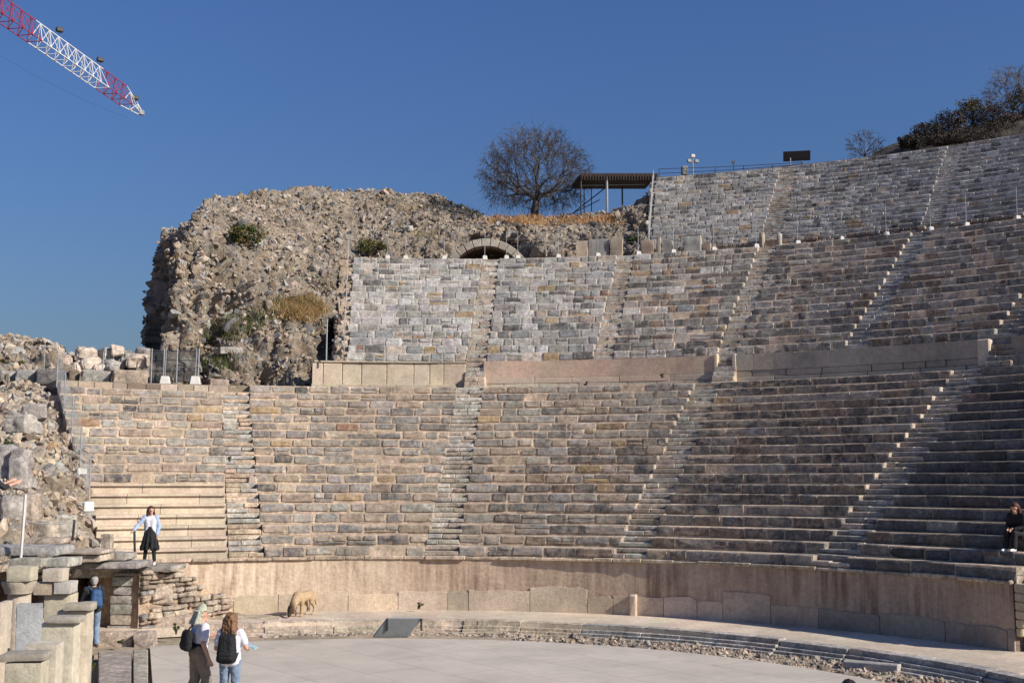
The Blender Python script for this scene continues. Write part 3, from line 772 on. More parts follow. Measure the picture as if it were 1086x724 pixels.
def rough(G, amps, seed=0, flip=1, vert=0.0, cells=(), fade=0, carve=()):
    N = normals(G)*flip; nc, nr, _ = G.shape; out = G.copy()
    for i in range(nc):
        for j in range(nr):
            p = Vector(G[i, j]); s_ = Vector((seed*7.1, seed*3.3, seed))
            d = 0
            for sc, am in amps: d += am*mnoise.fractal(p*sc+s_, .9, 2.0, 3)
            if vert:
                steep = 1-abs(N[i, j][2])
                q = Vector((p.x*.62, p.y*.62, p.z*.20)); rdg = abs(mnoise.noise(q+s_)); d += vert*steep**1.2*(min(rdg, .2)/.2-1)+.5*vert*steep*min(0, mnoise.noise(Vector((p.x*1.7, p.y*1.7, p.z*1.1))+s_)+.12)
            if d > .3: d = .3+.15*math.tanh((d-.3)/.3)
            if fade: d -= .3*max(0, 1-i/(.2*nc))
            for (a_, b_, wd, dp) in carve:
                ab = b_-a_; t_ = min(1, max(0, float((G[i, j]-a_)@ab/(ab@ab)))); ds = np.linalg.norm(G[i, j]-a_-ab*t_)
                if ds < wd*2.5: d -= dp*math.exp(-(ds/(wd*(1+.5*mnoise.noise(p*1.3))))**2)
            for (sc, am, keep) in cells:
                f, q0 = cell_info(G[i, j], sc); hsh = abs(math.sin(q0.x*127.1+q0.y*311.7+q0.z*74.7)*4375.5) % 1
                if hsh < keep: d += am*(.4+.6*hsh/keep)*min(1, f/.3)
            out[i, j] += N[i, j]*d
    return out
def grid_add(mb, G, colf, flip=False):
    nc, nr, _ = G.shape; V = G.reshape(-1, 3); F = []; C = []
    for i in range(nc-1):
        for j in range(nr-1):
            a = i*nr+j; f = (a, a+nr, a+nr+1, a+1); F.append(f[::-1] if flip else f); C.append(colf(G[i, j], i, j))
    mb.add(V, F, C)
def cyl_cols(spec): return [[on_cyl(*q) for q in c] for c in spec]
def back(c, dr=3.5, drop=3.0):
    p = np.array(c[-1]); r = p/np.linalg.norm(p[:2]); r[2] = 0
    c.append(p+r*dr-np.array([0, 0, drop*.2])); c.append(p+r*(dr+3)-np.array([0, 0, drop+7])); return c

SPEC = [
 [(163, 392, 36), (160, 360, 38), (163, 320, 40), (166, 285, 43), (170, 262, 46), (180, 245, 49)],
 [(160, 396, 31.5), (156, 370, 32), (159, 335, 32.6), (161, 300, 33.2), (164, 275, 34.5), (176, 249, 38)],
 [(178, 404, 30.8), (176, 375, 31.3), (178, 335, 31.9), (178, 295, 32.6), (182, 262, 34), (190, 238, 38.5), (200, 226, 42)],
 [(205, 408, 30.5), (203, 385, 31), (205, 350, 31.8), (206, 310, 32.4), (206, 270, 33.3), (208, 243, 36), (212, 226, 40), (214, 213, 44)],
 [(235, 410, 30.3), (233, 385, 30.9), (235, 362, 31.7), (234, 325, 32.6), (234, 290, 33.4), (235, 262, 35), (236, 238, 39), (238, 208, 46)],
 [(265, 411, 30.2), (263, 385, 30.9), (263, 358, 32.0), (262, 330, 33), (262, 295, 34), (262, 262, 36), (262, 238, 40), (264, 205, 47)],
 [(293, 411, 30.2), (293, 388, 30.8), (293, 362, 31.8), (294, 338, 33.2), (294, 305, 34.8), (295, 275, 37), (296, 246, 41.5), (297, 202, 49)],
 [(318, 411, 30.6), (320, 388, 31.2), (322, 362, 32), (323, 340, 33.8), (325, 315, 36), (328, 285, 38.5), (330, 255, 42.5), (331, 200, 50.5)],
 [(338, 411, 31.6), (342, 385, 32.4), (346, 350, 33.6), (349, 320, 35.6), (353, 297, 38.2), (357, 270, 41), (360, 248, 45), (362, 202.5, 52)],
 [(360, 400, 34), (364, 370, 36), (368, 330, 39), (372, 300, 41.5), (374, 274, 43.1), (376, 262, 44.5), (377, 245, 47), (378, 203.5, 53)],
 [(405, 290, 43.2), (405, 274.5, 43.3), (405, 262, 44.6), (405, 244, 47.5), (405, 203, 54)],
 [(445, 290, 43.3), (445, 274.5, 43.4), (445, 258, 44.8), (445, 238, 48), (446, 205.5, 54)],
 [(472, 290, 43.4), (472, 274.5, 43.5), (472, 254, 45), (473, 234, 48.5), (474, 211, 53)],
 [(486, 290, 44.6), (487, 274, 44.7), (488, 251, 45.2), (490, 236, 47.5), (492, 216.5, 51.5)],
 [(516, 290, 46.3), (516, 272, 46.4), (516, 251.5, 46.0), (515, 242, 46.6), (513, 230, 49)],
 [(548, 290, 45.2), (548, 272, 45.3), (548, 251, 45.5), (548, 240, 46.4), (548, 231.5, 49)],
 [(570, 290, 43.7), (570, 272, 43.8), (570, 252, 44.6), (570, 240, 46), (570, 230.5, 49)],
 [(605, 290, 43.5), (605, 271, 43.6), (605, 252, 44.4), (605, 241, 46), (605, 231, 49)],
 [(640, 290, 43.4), (640, 270, 43.5), (640, 250, 44.3), (640, 239, 46), (641, 230, 48.6)],
 [(660, 290, 43.6), (660, 269, 43.8), (661, 250, 44.6), (663, 232, 46), (665, 221, 47.8)],
 [(683, 290, 43.6), (683, 268, 43.7), (684, 248, 44.2), (685, 225, 45.5), (686, 205, 47.2)],
]
for _i, _d in ((0, 27), (1, 15), (2, 9), (3, 3)): SPEC[_i] = [(a+_d, b_, c_) for a, b_, c_ in SPEC[_i]]
cols = cyl_cols(SPEC)
cols = [back([on_cyl(*_s[0][:1], 440, np.hypot(*c[0][:2])-.2)]+c) for _s, c in zip(SPEC, cols)]
G0 = surface(cols, 420, 320)
def surf0(px, py, G):
    v = G.reshape(-1, 3)-CAM; d = v@fw; x = 543+F_PX*(v@rt)/d; y = 362-F_PX*(v@up)/d
    return G.reshape(-1, 3)[np.argmin((x-px)**2+(y-py)**2+(d-d.min())*.8)]
CARVE = [(surf0(a, b, G0), surf0(c, d, G0), w_, e) for a, b, c, d, w_, e in ((200, 262, 206, 330, .42, 1.3), (232, 275, 226, 345, .5, 1.5), (250, 285, 254, 318, .3, .8), (183, 345, 190, 372, .45, 1.1), (206, 362, 222, 372, .35, .9), (175, 300, 172, 335, .3, .7), (342, 250, 354, 252, .28, 1.0), (298, 300, 302, 315, .25, .5), (276, 385, 284, 408, .5, 1.0), (215, 300, 214, 318, .25, .6))]
GM = rough(G0, [(.35, .28), (1.1, .12), (2.6, .06)], seed=1, flip=1, vert=1.5, cells=((1.5, .14, .5), (3.6, .12, .85)), fade=.05, carve=CARVE)
EARTHC = (.275, .215, .155)
CELL_PAL = [(.28, .255, .225), (.33, .275, .215), (.36, .295, .225), (.23, .212, .19), (.31, .245, .18), (.17, .155, .14), (.39, .335, .27), (.27, .22, .165)]
def ccol(G, sc=2.6, keep=.8):
    def fn(p, i, j):
        f, q0 = cell_info(G[i, j], sc); hsh = abs(math.sin(q0.x*127.1+q0.y*311.7+q0.z*74.7)*4375.5) % 1
        e = mcol(p, i, j)
        if hsh >= keep or f < .07: return e
        return jc(tuple(x*.88 for x in CELL_PAL[int(hsh*997) % len(CELL_PAL)]), .06)
    return fn
def mcol(p, i, j):
    v = mnoise.noise(Vector(p)*.5); w = mnoise.noise(Vector(p)*2.3)
    c = np.array(EARTHC)*(1+.3*w); 
    if v > .1: c = c*(1-min(.35, v))+np.array((.30, .28, .26))*min(.35, v)
    return tuple(c)
mound = empty('rubble_mound', P(-3, 34, Z_S1), 'tall eroded mound of collapsed rubble masonry beside the middle tier', 'ruin')
mb = MB(); grid_add(mb, GM, ccol(G0, 3.6, .85)); mb.build('earth_core', 'earth', mound)
NM = normals(GM)
mb = MB(); nc, nr, _ = GM.shape
PAL_R = [(GREY, 3), (PALE, 2), (TAN, 3.5), ((.38, .345, .30), 2), (BROWN, 1.6), ((.4, .32, .24), 2.5), (DARK, 1.6)]
seg_area = np.linalg.norm(np.cross(np.gradient(GM, axis=0), np.gradient(GM, axis=1)), axis=2)
w_ = seg_area.copy(); w_[:, -50:] *= .2; w_[int(nc*.12):int(nc*.45), :int(nr*.6)] *= 2.0; w_ = (w_/w_.sum()).ravel(); idx = rng.choice(len(w_), 23000, p=w_)
for q in idx:
    i, j = divmod(int(q), nr); p = GM[i, j]; cl = mnoise.noise(Vector(p)*.45)
    if cl < -.18 and random.random() < .55: continue
    sz = .10*math.exp(random.gauss(.32, .52)); sz = min(sz, .55)
    stone(mb, p+NM[i, j]*sz*random.uniform(-.15, .22)+rng.normal(0, .05, 3), sz, pick(PAL_R), .8)
mb.build('rubble_face', 'rubble', mound)

# left-end rubble face of the middle tier
ew = empty('end_wall', P(1.8, 31, Z_S1), 'ragged rubble end wall of the middle tier facing the mound', 'wall')
mb = MB(); n = 22
for i in range(n):
    R = 30.2+(40.8-30.2)*i/n; R2 = 30.2+(40.8-30.2)*(i+1)/n; zt = Z_WT+(Z_S2-Z_WT)*(i+.6)/n
    ta = 1.2+.25*random.random()
    mb.hexa([P(ta, R, 7), P(2.28, R, 7), P(ta, R2, 7), P(2.28, R2, 7), P(ta, R, zt), P(2.28, R, zt), P(ta, R2, zt), P(2.28, R2, zt)], jc(MORTAR), .02)
    for k in range(60):
        z = random.uniform(7.8, zt); R_ = random.uniform(R, R2)
        if random.random() < .5: stone(mb, P(ta, R_, z), random.uniform(.12, .32), pick(PAL_R))
        else: stone(mb, P(random.uniform(ta, 2.2), R, z), random.uniform(.12, .32), pick(PAL_R)) if zt-z < 1.2 or i < 2 else None
mb.build('rubble_face', 'rubble', ew)
# end wall of the upper tier
ew = empty('end_wall', P(f3L(44), 44, Z_S2), 'pale rubble end wall of the upper tier beside the canopy', 'wall')
mb = MB(); n = 12
for i in range(n):
    R = 43.4+4.4*i/n; R2 = 43.4+4.4*(i+1)/n; zt = 16.5+5*(i+.5)/n; t2 = f3L(R)-.03; ta = t2-.35
    mb.hexa([P(ta, R, 15), P(t2, R, 15), P(ta, R2, 15), P(t2, R2, 15), P(ta, R, zt), P(t2, R, zt), P(ta, R2, zt), P(t2, R2, zt)], jc(MORTAR), .02)
    for k in range(40): stone(mb, P(ta-.05+.4*random.random(), R+.1*random.random(), random.uniform(15.7, zt)), random.uniform(.12, .35), pick([(LGREY, 3), (PALE, 3), (GREY, 2), (TAN, 1)]))
mb.build('rubble_face', 'rubble', ew)

ew = empty('end_wall', P(-21, 20, 1), 'rubble end wall of the lower tier beside the mesh fence', 'wall')
mb = MB(); n = 18
for i in range(n):
    R = 17.2+10.2*i/n; R2 = 17.2+10.2*(i+1)/n; zt = Z_POD+5.6*(i+.4)/n; ta = -21.2-.25*random.random()
    mb.hexa([P(ta, R, 0), P(-20.55, R, 0), P(ta, R2, 0), P(-20.55, R2, 0), P(ta, R, zt), P(-20.55, R, zt), P(ta, R2, zt), P(-20.55, R2, zt)], jc(MORTAR), .02)
    for k in range(26): stone(mb, P(ta+.05, random.uniform(R, R2), random.uniform(max(0, zt-2.2), zt)), random.uniform(.14, .36), pick([(PALE, 3), (TAN, 2), (GREY, 2), (CREAM, 2)]))
mb.build('rubble_face', 'rubble', ew)
# arch (half-buried vault)
ar = empty('arched_vault', P(9, 43.6, Z_S2), 'half buried stone arch over a dark passage above the middle staircase', 'arch')
th_c = th_px(516, 43.7, 16); r_in, r_out = 2.1, 2.52; zc = Z_S2-.85
def apt(a, r, d):
    return P(th_c, 43.0+d, 0)+np.array([math.cos(rad(th_c)), -math.sin(rad(th_c)), 0])*(-r*math.cos(a))+np.array([0, 0, zc+r*math.sin(a)])
mb = MB(); nvs = 15
for k in range(nvs):
    a0 = math.pi*k/nvs+.008; a1 = math.pi*(k+1)/nvs-.008; j = random.uniform(-.03, .03)
    mb.hexa([apt(a0, r_in, j), apt(a1, r_in, j), apt(a0, r_in, .8), apt(a1, r_in, .8), apt(a0, r_out, j), apt(a1, r_out, j), apt(a0, r_out, .8), apt(a1, r_out, .8)], jc((.40, .355, .29), .14), .02)
mb.build('voussoir_ring', 'marble', ar)
mb = MB()
for k in range(20):
    a0 = math.pi*k/20; a1 = math.pi*(k+1)/20
    mb.hexa([apt(a0, r_in+.04, .8), apt(a1, r_in+.04, .8), apt(a0, r_in+.04, 3.2), apt(a1, r_in+.04, 3.2), apt(a0, r_out+.1, .8), apt(a1, r_out+.1, .8), apt(a0, r_out+.1, 3.2), apt(a1, r_out+.1, 3.2)], jc(BROWN), .004)
V = [apt(math.pi*k/20, r_in+.06, 3.1) for k in range(21)]; mb.add(V, [tuple(range(21))], BROWN)
mb.build('vault_lining', 'stone', ar)

# ------------------------------------------------------------------ left ruins
# bank behind the top of the lower tier (left)
def sm(a): return [at(*q) for q in a]
cols = [sm(c) for c in [
 [(-60, 412, 44), (-60, 392, 45), (-60, 375, 47), (-60, 361, 50), (-60, 366, 60), (-60, 420, 66)],
 [(0, 411, 44.5), (0, 390, 45.5), (0, 374, 47), (0, 362, 50), (0, 366, 60), (0, 420, 66)],
 [(30, 411, 44.8), (30, 391, 46), (30, 375, 47.5), (32, 363, 50), (30, 368, 60), (30, 420, 66)],
 [(55, 411, 45), (55, 391, 46), (55, 376, 47.5), (55, 367, 50), (55, 372, 60), (55, 420, 66)],
 [(80, 411, 45.2), (80, 398, 46.5), (80, 390, 48), (80, 386, 50), (80, 390, 60), (80, 420, 66)],
 [(110, 411, 45.5), (110, 400, 46.6), (110, 392, 48), (110, 386, 50), (110, 390, 60), (110, 420, 66)],
 [(150, 411, 46), (150, 402, 47), (150, 394, 48), (150, 386, 50), (150, 390, 60), (150, 420, 66)],
 [(185, 411, 46), (185, 402, 47.2), (185, 396, 48.2), (185, 390, 50), (185, 392, 60), (185, 420, 66)]]]
GB0 = surface(cols, 170, 110); GB_ = rough(GB0, [(.5, .3), (1.6, .15)], seed=5, flip=1, cells=((1.5, .2, .6), (2.6, .16, .8)))
bank = empty('rubble_bank', at(40, 411, 46), 'low sunlit bank of rubble and earth behind the top of the lower tier', 'ruin')
mb = MB(); grid_add(mb, GB_, ccol(GB0)); mb.build('earth_core', 'earth', bank)
mb = MB()
for k in range(1100):
    i, j = random.randrange(170), random.randrange(3, 76); sz = .12*math.exp(random.gauss(.5, .5))
    stone(mb, GB_[i, j], min(sz, .7), pick([(PALE, 4), (LGREY, 2), (TAN, 3), (MORTAR, 2)]), .8)
mb.build('rubble_face', 'rubble', bank)
# boulders
def boulder(px, py, D, w, h, label, col=PALE, boxy=False):
    p = at(px, py, D); sc = D/F_PX; mb = MB()
    if boxy: mb.box(p, (w*sc, w*sc*.8, h*sc), jc(col, .05), rrot()*0+rz(random.uniform(-.4, .4)), .06, .05)
    else: rough_box(mb, p, (w*sc*.95, w*sc*.8, h*sc*.95), jc(col, .06), rz(random.uniform(0, 3))@np.array([[.97, 0, -.2], [0, 1, 0], [.2, 0, .97]]), .16, .09, seed=px) if True else stone(mb, p, (w*sc*1.08, w*sc*.8, h*sc*1.1), jc(col, .06), rot=rz(random.uniform(0, 3))@np.array([[1, 0, 0], [0, .98, -.17], [0, .17, .98]]))
    o = mb.build('boulder', 'rubble', origin=p); tag(o, label, 'boulder', 'boulders heaped behind the left wedge'); return o
WB = (.58, .49, .40)
for q in [(91, 374, 47.5, 24, 12, 'long flat pale boulder on the side of the heap nearest the bank', WB), (96, 386, 47, 22, 14, 'round pale boulder under the long flat boulder', WB), (112, 378, 47.6, 16, 20, 'upright grey boulder in the middle of the heap', LGREY),
          (120, 388, 47, 22, 12, 'grey boulder low in the heap below the cube shaped block', LGREY), (136, 379, 47.8, 18, 14, 'grey boulder beside the cube shaped block', GREY), (147, 383, 47.2, 26, 15, 'broad pinkish boulder beside the dark gate', (.56, .44, .36)),
          (152, 373, 48, 16, 9, 'dark capping boulder next to the mound', GREY), (106, 391, 46.8, 14, 9, 'small pale boulder at the foot of the heap', WB), (84, 390, 46.8, 16, 12, 'small beige boulder at the low end of the heap', WB), (70, 385, 47.3, 18, 16, 'white boulder on the end of the rubble bank', PALE)]:
    boulder(*q[:6], q[6])
boulder(125, 372, 47.5, 12, 12, 'cube shaped pale block on top of the boulder heap', WB, True)
for px, w, lb in ((8, 14, 'rough pale stone on the crest of the bank at the photo edge'), (27, 16, 'whitish stone on the crest of the bank before the dark shrub'), (48, 14, 'whitish stone on the crest of the bank past the dark shrub')):
    boulder(px, 364, 50, w, 7, lb, PALE)
# big ashlars behind top of the left wedge
for px0, px1, lb, c in ((-22, 16, 'long grey block at the photo edge on the top walkway', GREY), (17, 38, 'square grey block with a weed beside it', GREY), (39, 72, 'grey block behind the tall twin poles', DARK), (73, 84, 'brown stained block between grey blocks', BROWN), (87, 117, 'flat grey block behind a white pole foot', GREY), (120, 156, 'rounded grey and tan block before the dark gate', TAN)):
    p = at((px0+px1)/2, 401, 45); w = (px1-px0)/F_PX*45-.05; mb = MB(); hh = .62*random.uniform(.92, 1.05)
    rough_box(mb, p, (w, .7, hh), jc(c, .08), rz(random.uniform(-.03, .03)+.2), .07, .05)
    tag(mb.build('stone_block', 'stone', origin=p), lb, 'stone block', 'grey blocks behind the left wedge')
# coping along the top of the left wedge
cp = empty('coping_row', P(-14, 27, 7.5), 'row of square tan coping blocks along the top of the left wedge', 'coping')
mb = MB(); s = rad(-20.4)*26.9; e = rad(-7.6)*26.9; zt = S1['z0']+18*S1['rise']
while s < e:
    w = random.uniform(.5, .75); seg(mb, deg(s/26.9), deg((s+w-.015)/26.9), 26.8, 27.4, zt-.02, zt+.24, pick([(TAN, 3), (PALE, 3), (BROWN, .6)]), .02); s += w
mb.build('coping_blocks', 'marble', cp)
tag(ring('rubble_path', -20.6, 1, [(27.2, 7), (27.2, 7.55), (31, 7.7), (31, 7)], 'earth', lambda t: jc((.36, .29, .21), .1)), kind='structure')

# dark mesh gate
gt = empty('metal_gate', at(182, 405, 46.5), 'dark grey barred metal gate at the foot of the mound', 'gate')
p0, p1 = at(158, 405, 46.5), at(211, 405, 46.8); mb = MB(); h = 1.3
for k in range(58):
    q = p0+(p1-p0)*(k+.5)/58; mb.box(q+[0, 0, h/2], (.020, .02, h), (.1, .1, .1), None, .002)
for z_ in (.03, .45, .9, 1.28): mb.box((p0+p1)/2+[0, -.02, z_], (np.linalg.norm(p1-p0), .03, .04), (.1, .1, .1), rz(math.atan2((p1-p0)[1], (p1-p0)[0])), .004)
mb.build('bar_panel', 'dark_mesh', gt)
for px in (160, 173, 187, 210):
    mb = MB(); q = at(px, 406, 46.3); mb.tube([q, q+[0, 0, 1.4]], .025, (.4, .4, .4)); mb.build('gate_post', 'galvanised', gt)
# grey sloping blocks by gate
for px, py, w, h, lb in ((240, 373, 24, 8, 'grey slab end jutting from the mound above the gate'), (229, 406, 20, 9, 'low masonry block beside the gate poles')):
    p = surf0(px, py, GM)+np.array([.1, -.15, 0]); mb = MB(); rough_box(mb, p, (w/F_PX*48, .9, h/F_PX*48), jc((.36, .33, .29) if py < 400 else TAN, .08), rz(.3), .05, .04)
    tag(mb.build('stone_block', 'stone', origin=p), lb, 'stone block')

# analemma rubble at far left
cols = [sm(c) for c in [
 [(-130, 640, 27), (-130, 560, 29), (-130, 520, 31), (-130, 470, 34), (-130, 430, 40), (-130, 408, 45)],
 [(-20, 610, 28), (-20, 578, 30), (-18, 560, 31.5), (-16, 505, 32.6), (-15, 465, 34.5), (-12, 430, 39), (-10, 412, 44)],
 [(15, 607, 29), (15, 578, 30.6), (15, 560, 31.6), (15, 508, 32.8), (15, 468, 35), (17, 432, 40), (20, 413, 44.5)],
 [(40, 606, 30), (40, 578, 31.4), (40, 556, 32.4), (41, 520, 33.4), (42, 480, 36), (44, 436, 41), (42, 414, 44.6)],
 [(65, 605, 30.8), (65, 580, 32), (66, 556, 33.0), (66, 526, 34.2), (64, 492, 36.6), (60, 450, 41.6), (55, 416, 44.8)],
 [(86, 604, 31.5), (87, 584, 32.6), (88, 560, 33.6), (86, 532, 35), (82, 498, 37.2), (74, 456, 42), (62, 418, 45)],
 [(94, 610, 33.5), (94, 588, 34), (94, 562, 34.5), (92, 530, 36), (88, 492, 38), (81, 450, 42.3), (69, 416, 45)]]]
GL0 = surface(cols, 190, 150); GL = rough(GL0, [(.5, .35), (1.6, .15)], seed=9, flip=1, vert=.4, cells=((1.6, .22, .6), (2.8, .16, .85)))
lr = empty('collapsed_wall', at(40, 590, 31), 'collapsed rubble flank of the lower tier at the left edge', 'ruin')
mb = MB(); _cc = ccol(GL0, 2.8, .85); grid_add(mb, GL, lambda p, i, j: tuple(min(.6, x*1.4) for x in _cc(p, i, j))); mb.build('earth_core', 'earth', lr)
NL = normals(GL); mb = MB()
for k in range(2400):
    i, j = random.randrange(24, 190), random.randrange(3, 147); sz = .10*math.exp(random.gauss(.5, .5)); sz = min(sz, .6)
    stone(mb, GL[i, j]+NL[i, j]*sz*.05, sz, pick([(PALE, 5), (LGREY, 2.5), (CREAM, 4), (MORTAR, 3), (TAN, 2), (GREY, 1)]), .8)
mb.build('rubble_face', 'rubble', lr)
GLB = 'large blocks lodged in the collapsed flank'
for px, py, D, w, h, c, lb in ((22, 450, 35.8, 26, 20, (.47, .43, .375), 'grey block high in the collapsed flank'), (36, 437, 38.5, 24, 16, GREY, 'dark topped block near the crest of the collapsed flank'), (8, 492, 33.2, 15, 40, LGREY, 'tall grey shaft stone leaning at the photo edge'), (22, 498, 33.0, 16, 42, LGREY, 'rounded upright column stub in the collapsed flank'),
     (14, 548, 31.4, 26, 44, (.47, .43, .375), 'big bluish grey slab at the photo edge'), (30, 545, 31.6, 20, 42, PALE, 'tall tan block beside the bluish slab'), (48, 562, 31.6, 22, 22, PALE, 'pale block beside the rope post'), (70, 558, 32.2, 22, 24, (.47, .43, .375), 'squared grey block before the cream benches'),
     (12, 420, 43.6, 44, 18, (.47, .43, .375), 'wide grey block at the top of the collapsed flank'), (33, 421, 43.4, 16, 16, TAN, 'orange tinted block at the top of the collapsed flank'), (47, 452, 39.6, 10, 16, TAN, 'small tan upright in the fence line'), (56, 475, 37.4, 10, 12, OCHRE, 'small mossy block below the mesh fence')):
    p = at(px, py, D); mb = MB(); rough_box(mb, p, (w/F_PX*D, .7, h/F_PX*D), jc(c, .08), rz(random.uniform(-.3, .3)), .07, .07)
    tag(mb.build('stone_block', 'stone', origin=p), lb, 'stone block', GLB)

# terrace slabs in front (roof of the doorway)
GT = 'slabs of the ruined terrace'
def slab(px0, px1, py0, py1, D, dp, lb, c=LGREY, rot=0, name='terrace_slab', group=GT, ch=.03, jit=.025):
    w = (px1-px0)/F_PX*D; h = (py1-py0)/F_PX*D; p = at((px0+px1)/2, (py0+py1)/2, D)+np.array([0, dp/2, 0]); mb = MB()
    rough_box(mb, p, (w, dp, h), jc(c, .06), rz(-AL+rot+random.uniform(-.06, .06)), .035, .02)
    o = mb.build(name, 'stone', origin=p-np.array([0, 0, h/2])); return tag(o, lb, 'stone slab', group)
slab(-60, 63, 580, 589, 27.0, 1.3, 'long pale slab under the white pole at the photo edge', (.38, .36, .33))
slab(24, 66, 571, 577, 29.4, .9, 'flat rounded slab lying above the long pale slab', PALE, .15)
slab(62, 110, 584, 588, 28.8, 1.3, 'thin pale slab behind the two beam ends', PALE)
slab(61, 109, 588.3, 596, 28.9, 1.2, 'yellowish block between thin slab and lintel', CREAM)
slab(13, 47, 592, 601, 26.4, .9, 'projecting beam end over the first pillar', (.36, .33, .29))
slab(48, 76, 592, 601, 26.7, .9, 'pointed slab end over the second pillar', LGREY)
slab(84, 149, 597, 603, 29.6, 1.5, 'long thin lintel slab over the doorway', (.36, .335, .30), jit=.015)
slab(110, 137, 586.5, 594, 30.2, .9, 'grey step block behind the lintel', (.38, .355, .32))
slab(147, 187, 600.5, 606, 31.0, 1.3, 'flat slab under the white shoes of the woman in the skirt', (.38, .34, .29), jit=.01)
slab(107, 118, 566, 581, 31.5, .3, 'short white upright end of the cream benches', PALE)
slab(120, 140, 588, 593, 31.6, .5, 'low tan step block at the end of the cream benches', TAN)
# terrace fill behind the podium at left, under the woman
mb = MB(); a_ = at(84, 604, 32.2); 
tf = [at(-60, 600, 29), at(60, 600, 29), at(135, 600, 33.4), at(200, 600, 35.2)]
zf = 1.74
poly = [P(-17.3, 17.02, 0), P(-20.5, 17.05, 0), P(-26, 18, 0), P(-34, 19, 0), np.array([-16.5, 9.5, 0]), at(0, 600, 30.3), at(84, 600, 30.9), at(150, 600, 31.2), at(165, 600, 33.0)]
top = [np.array([p[0], p[1], zf]) for p in poly]; lo = [np.array([p[0], p[1], zf-.22]) for p in poly]; n = len(poly)
mb.add(top+lo, [tuple(range(n)), tuple(range(n, 2*n))[::-1]]+[(i, n+i, n+(i+1) % n, (i+1) % n) for i in range(n)], (.48, .40, .30))
o = mb.build('terrace_floor', 'stone'); tag(o, 'worn stone terrace floor over the side passage', 'terrace', kind='structure')
bm = bmesh.new(); bm.from_mesh(o.data); bmesh.ops.recalc_face_normals(bm, faces=bm.faces); bm.to_mesh(o.data); bm.free()

# rubble masonry buttress
bt = empty('masonry_wall', at(190, 664, 31), 'sloping rubble masonry wall between the doorway and the podium', 'wall')
A = at(146, 666, 30.6); B = at(243, 662, 33.5); ax = B-A; ax[2] = 0; Lw = np.linalg.norm(ax); ax /= Lw; nn = np.array([ax[1], -ax[0], 0]); nn = nn if nn[1] < 0 else -nn
mb = MB()
def htop(u):
    return np.interp(u, [0, .3, .55, .8, .95, 1.0], [1.72, 1.70, 1.42, .95, .8, .3])
core = []
for k in range(24):
    u0, u1_ = k/24, (k+1)/24; h0 = htop((u0+u1_)/2)-.08
    q0 = A+ax*Lw*u0; q1 = A+ax*Lw*u1_
    c8 = [np.r_[q0[:2], 0], np.r_[q1[:2], 0], np.r_[(q0-nn*1.6)[:2], 0], np.r_[(q1-nn*1.6)[:2], 0]]
    mb.hexa(c8+[c+np.array([0, 0, h0]) for c in c8], jc((.52, .38, .26), .06), .004)
mb.build('mortar_core', 'stone', bt)
mb = MB(); z = .02
while z < 1.72:
    h = random.uniform(.09, .2); u = 0
    while u < 1:
        w = random.uniform(.16, .55)/Lw
        if z+h < htop(min(1, u+w/2))+.06 and random.random() < .9:
            q = A+ax*Lw*(u+w/2)+nn*random.uniform(.0, .05); q[2] = z+h/2
            th_ = math.atan2(ax[1], ax[0])
            mb.box(q, (w*Lw-.035, .25, h-.03), pick([(CREAM, 3), (TAN, 3.5), (PALE, 2.5), (GREY, 1.3), ((.45, .345, .265), 2)]), rz(th_+random.uniform(-.08, .08))@np.array([[1, 0, -random.uniform(-.08, .08)], [0, 1, 0], [0, 0, 1]]), .03, .02)
        u += w
    z += h
q = A+ax*Lw*.22+nn*.04; q[2] = 1.05; stone(mb, q, (.7, .3, .62), jc(CREAM), rot=rz(math.atan2(ax[1], ax[0])))
mb.build('stone_facing', 'stone', bt)
# doorway: side walls, back, jamb
dw = empty('doorway', at(105, 684, 31), 'low doorway with jambs of stacked blocks below the terrace', 'doorway')
mb = MB(); z = 0.0
while z < 1.62:
    h = random.uniform(.22, .34); h = min(h, 1.66-z); cen = at(131, 640, 30.8); w = random.uniform(.62, .8)
    rough_box(mb, np.array([cen[0]+(.78-w)/2, cen[1]+.35, z+h/2]), (w, .7, h-.012), pick([((.38, .35, .31), 3), (PALE, 3), (GREY, 1.5)]), rz(-AL), .045, .018); z += h
mb.build('block_jamb', 'stone', dw)
mb = MB(); q = at(118, 640, 31.6); mb.box(np.array([q[0], q[1], .8]), (.16, .3, 1.6), jc(TAN), rz(-AL), .02, .01); mb.build('inner_jamb', 'stone', dw)
mb = MB(); q = at(100, 640, 34.2); mb.box(np.array([q[0], q[1], .8]), (2.6, .3, 1.64), BROWN, rz(-AL), .01); mb.build('back_wall', 'stone', dw)
mb = MB(); q = at(74, 640, 32.4); mb.box(np.array([q[0], q[1], .8]), (.4, 3.4, 1.64), BROWN, rz(-AL), .01); mb.build('side_wall', 'stone', dw)
mb = MB(); q = at(20, 640, 31.5); mb.box(np.array([q[0]-1.5, q[1]+.3, .78]), (5.2, .5, 1.6), BROWN, rz(-AL), .01); mb.build('rear_wall', 'stone', dw)

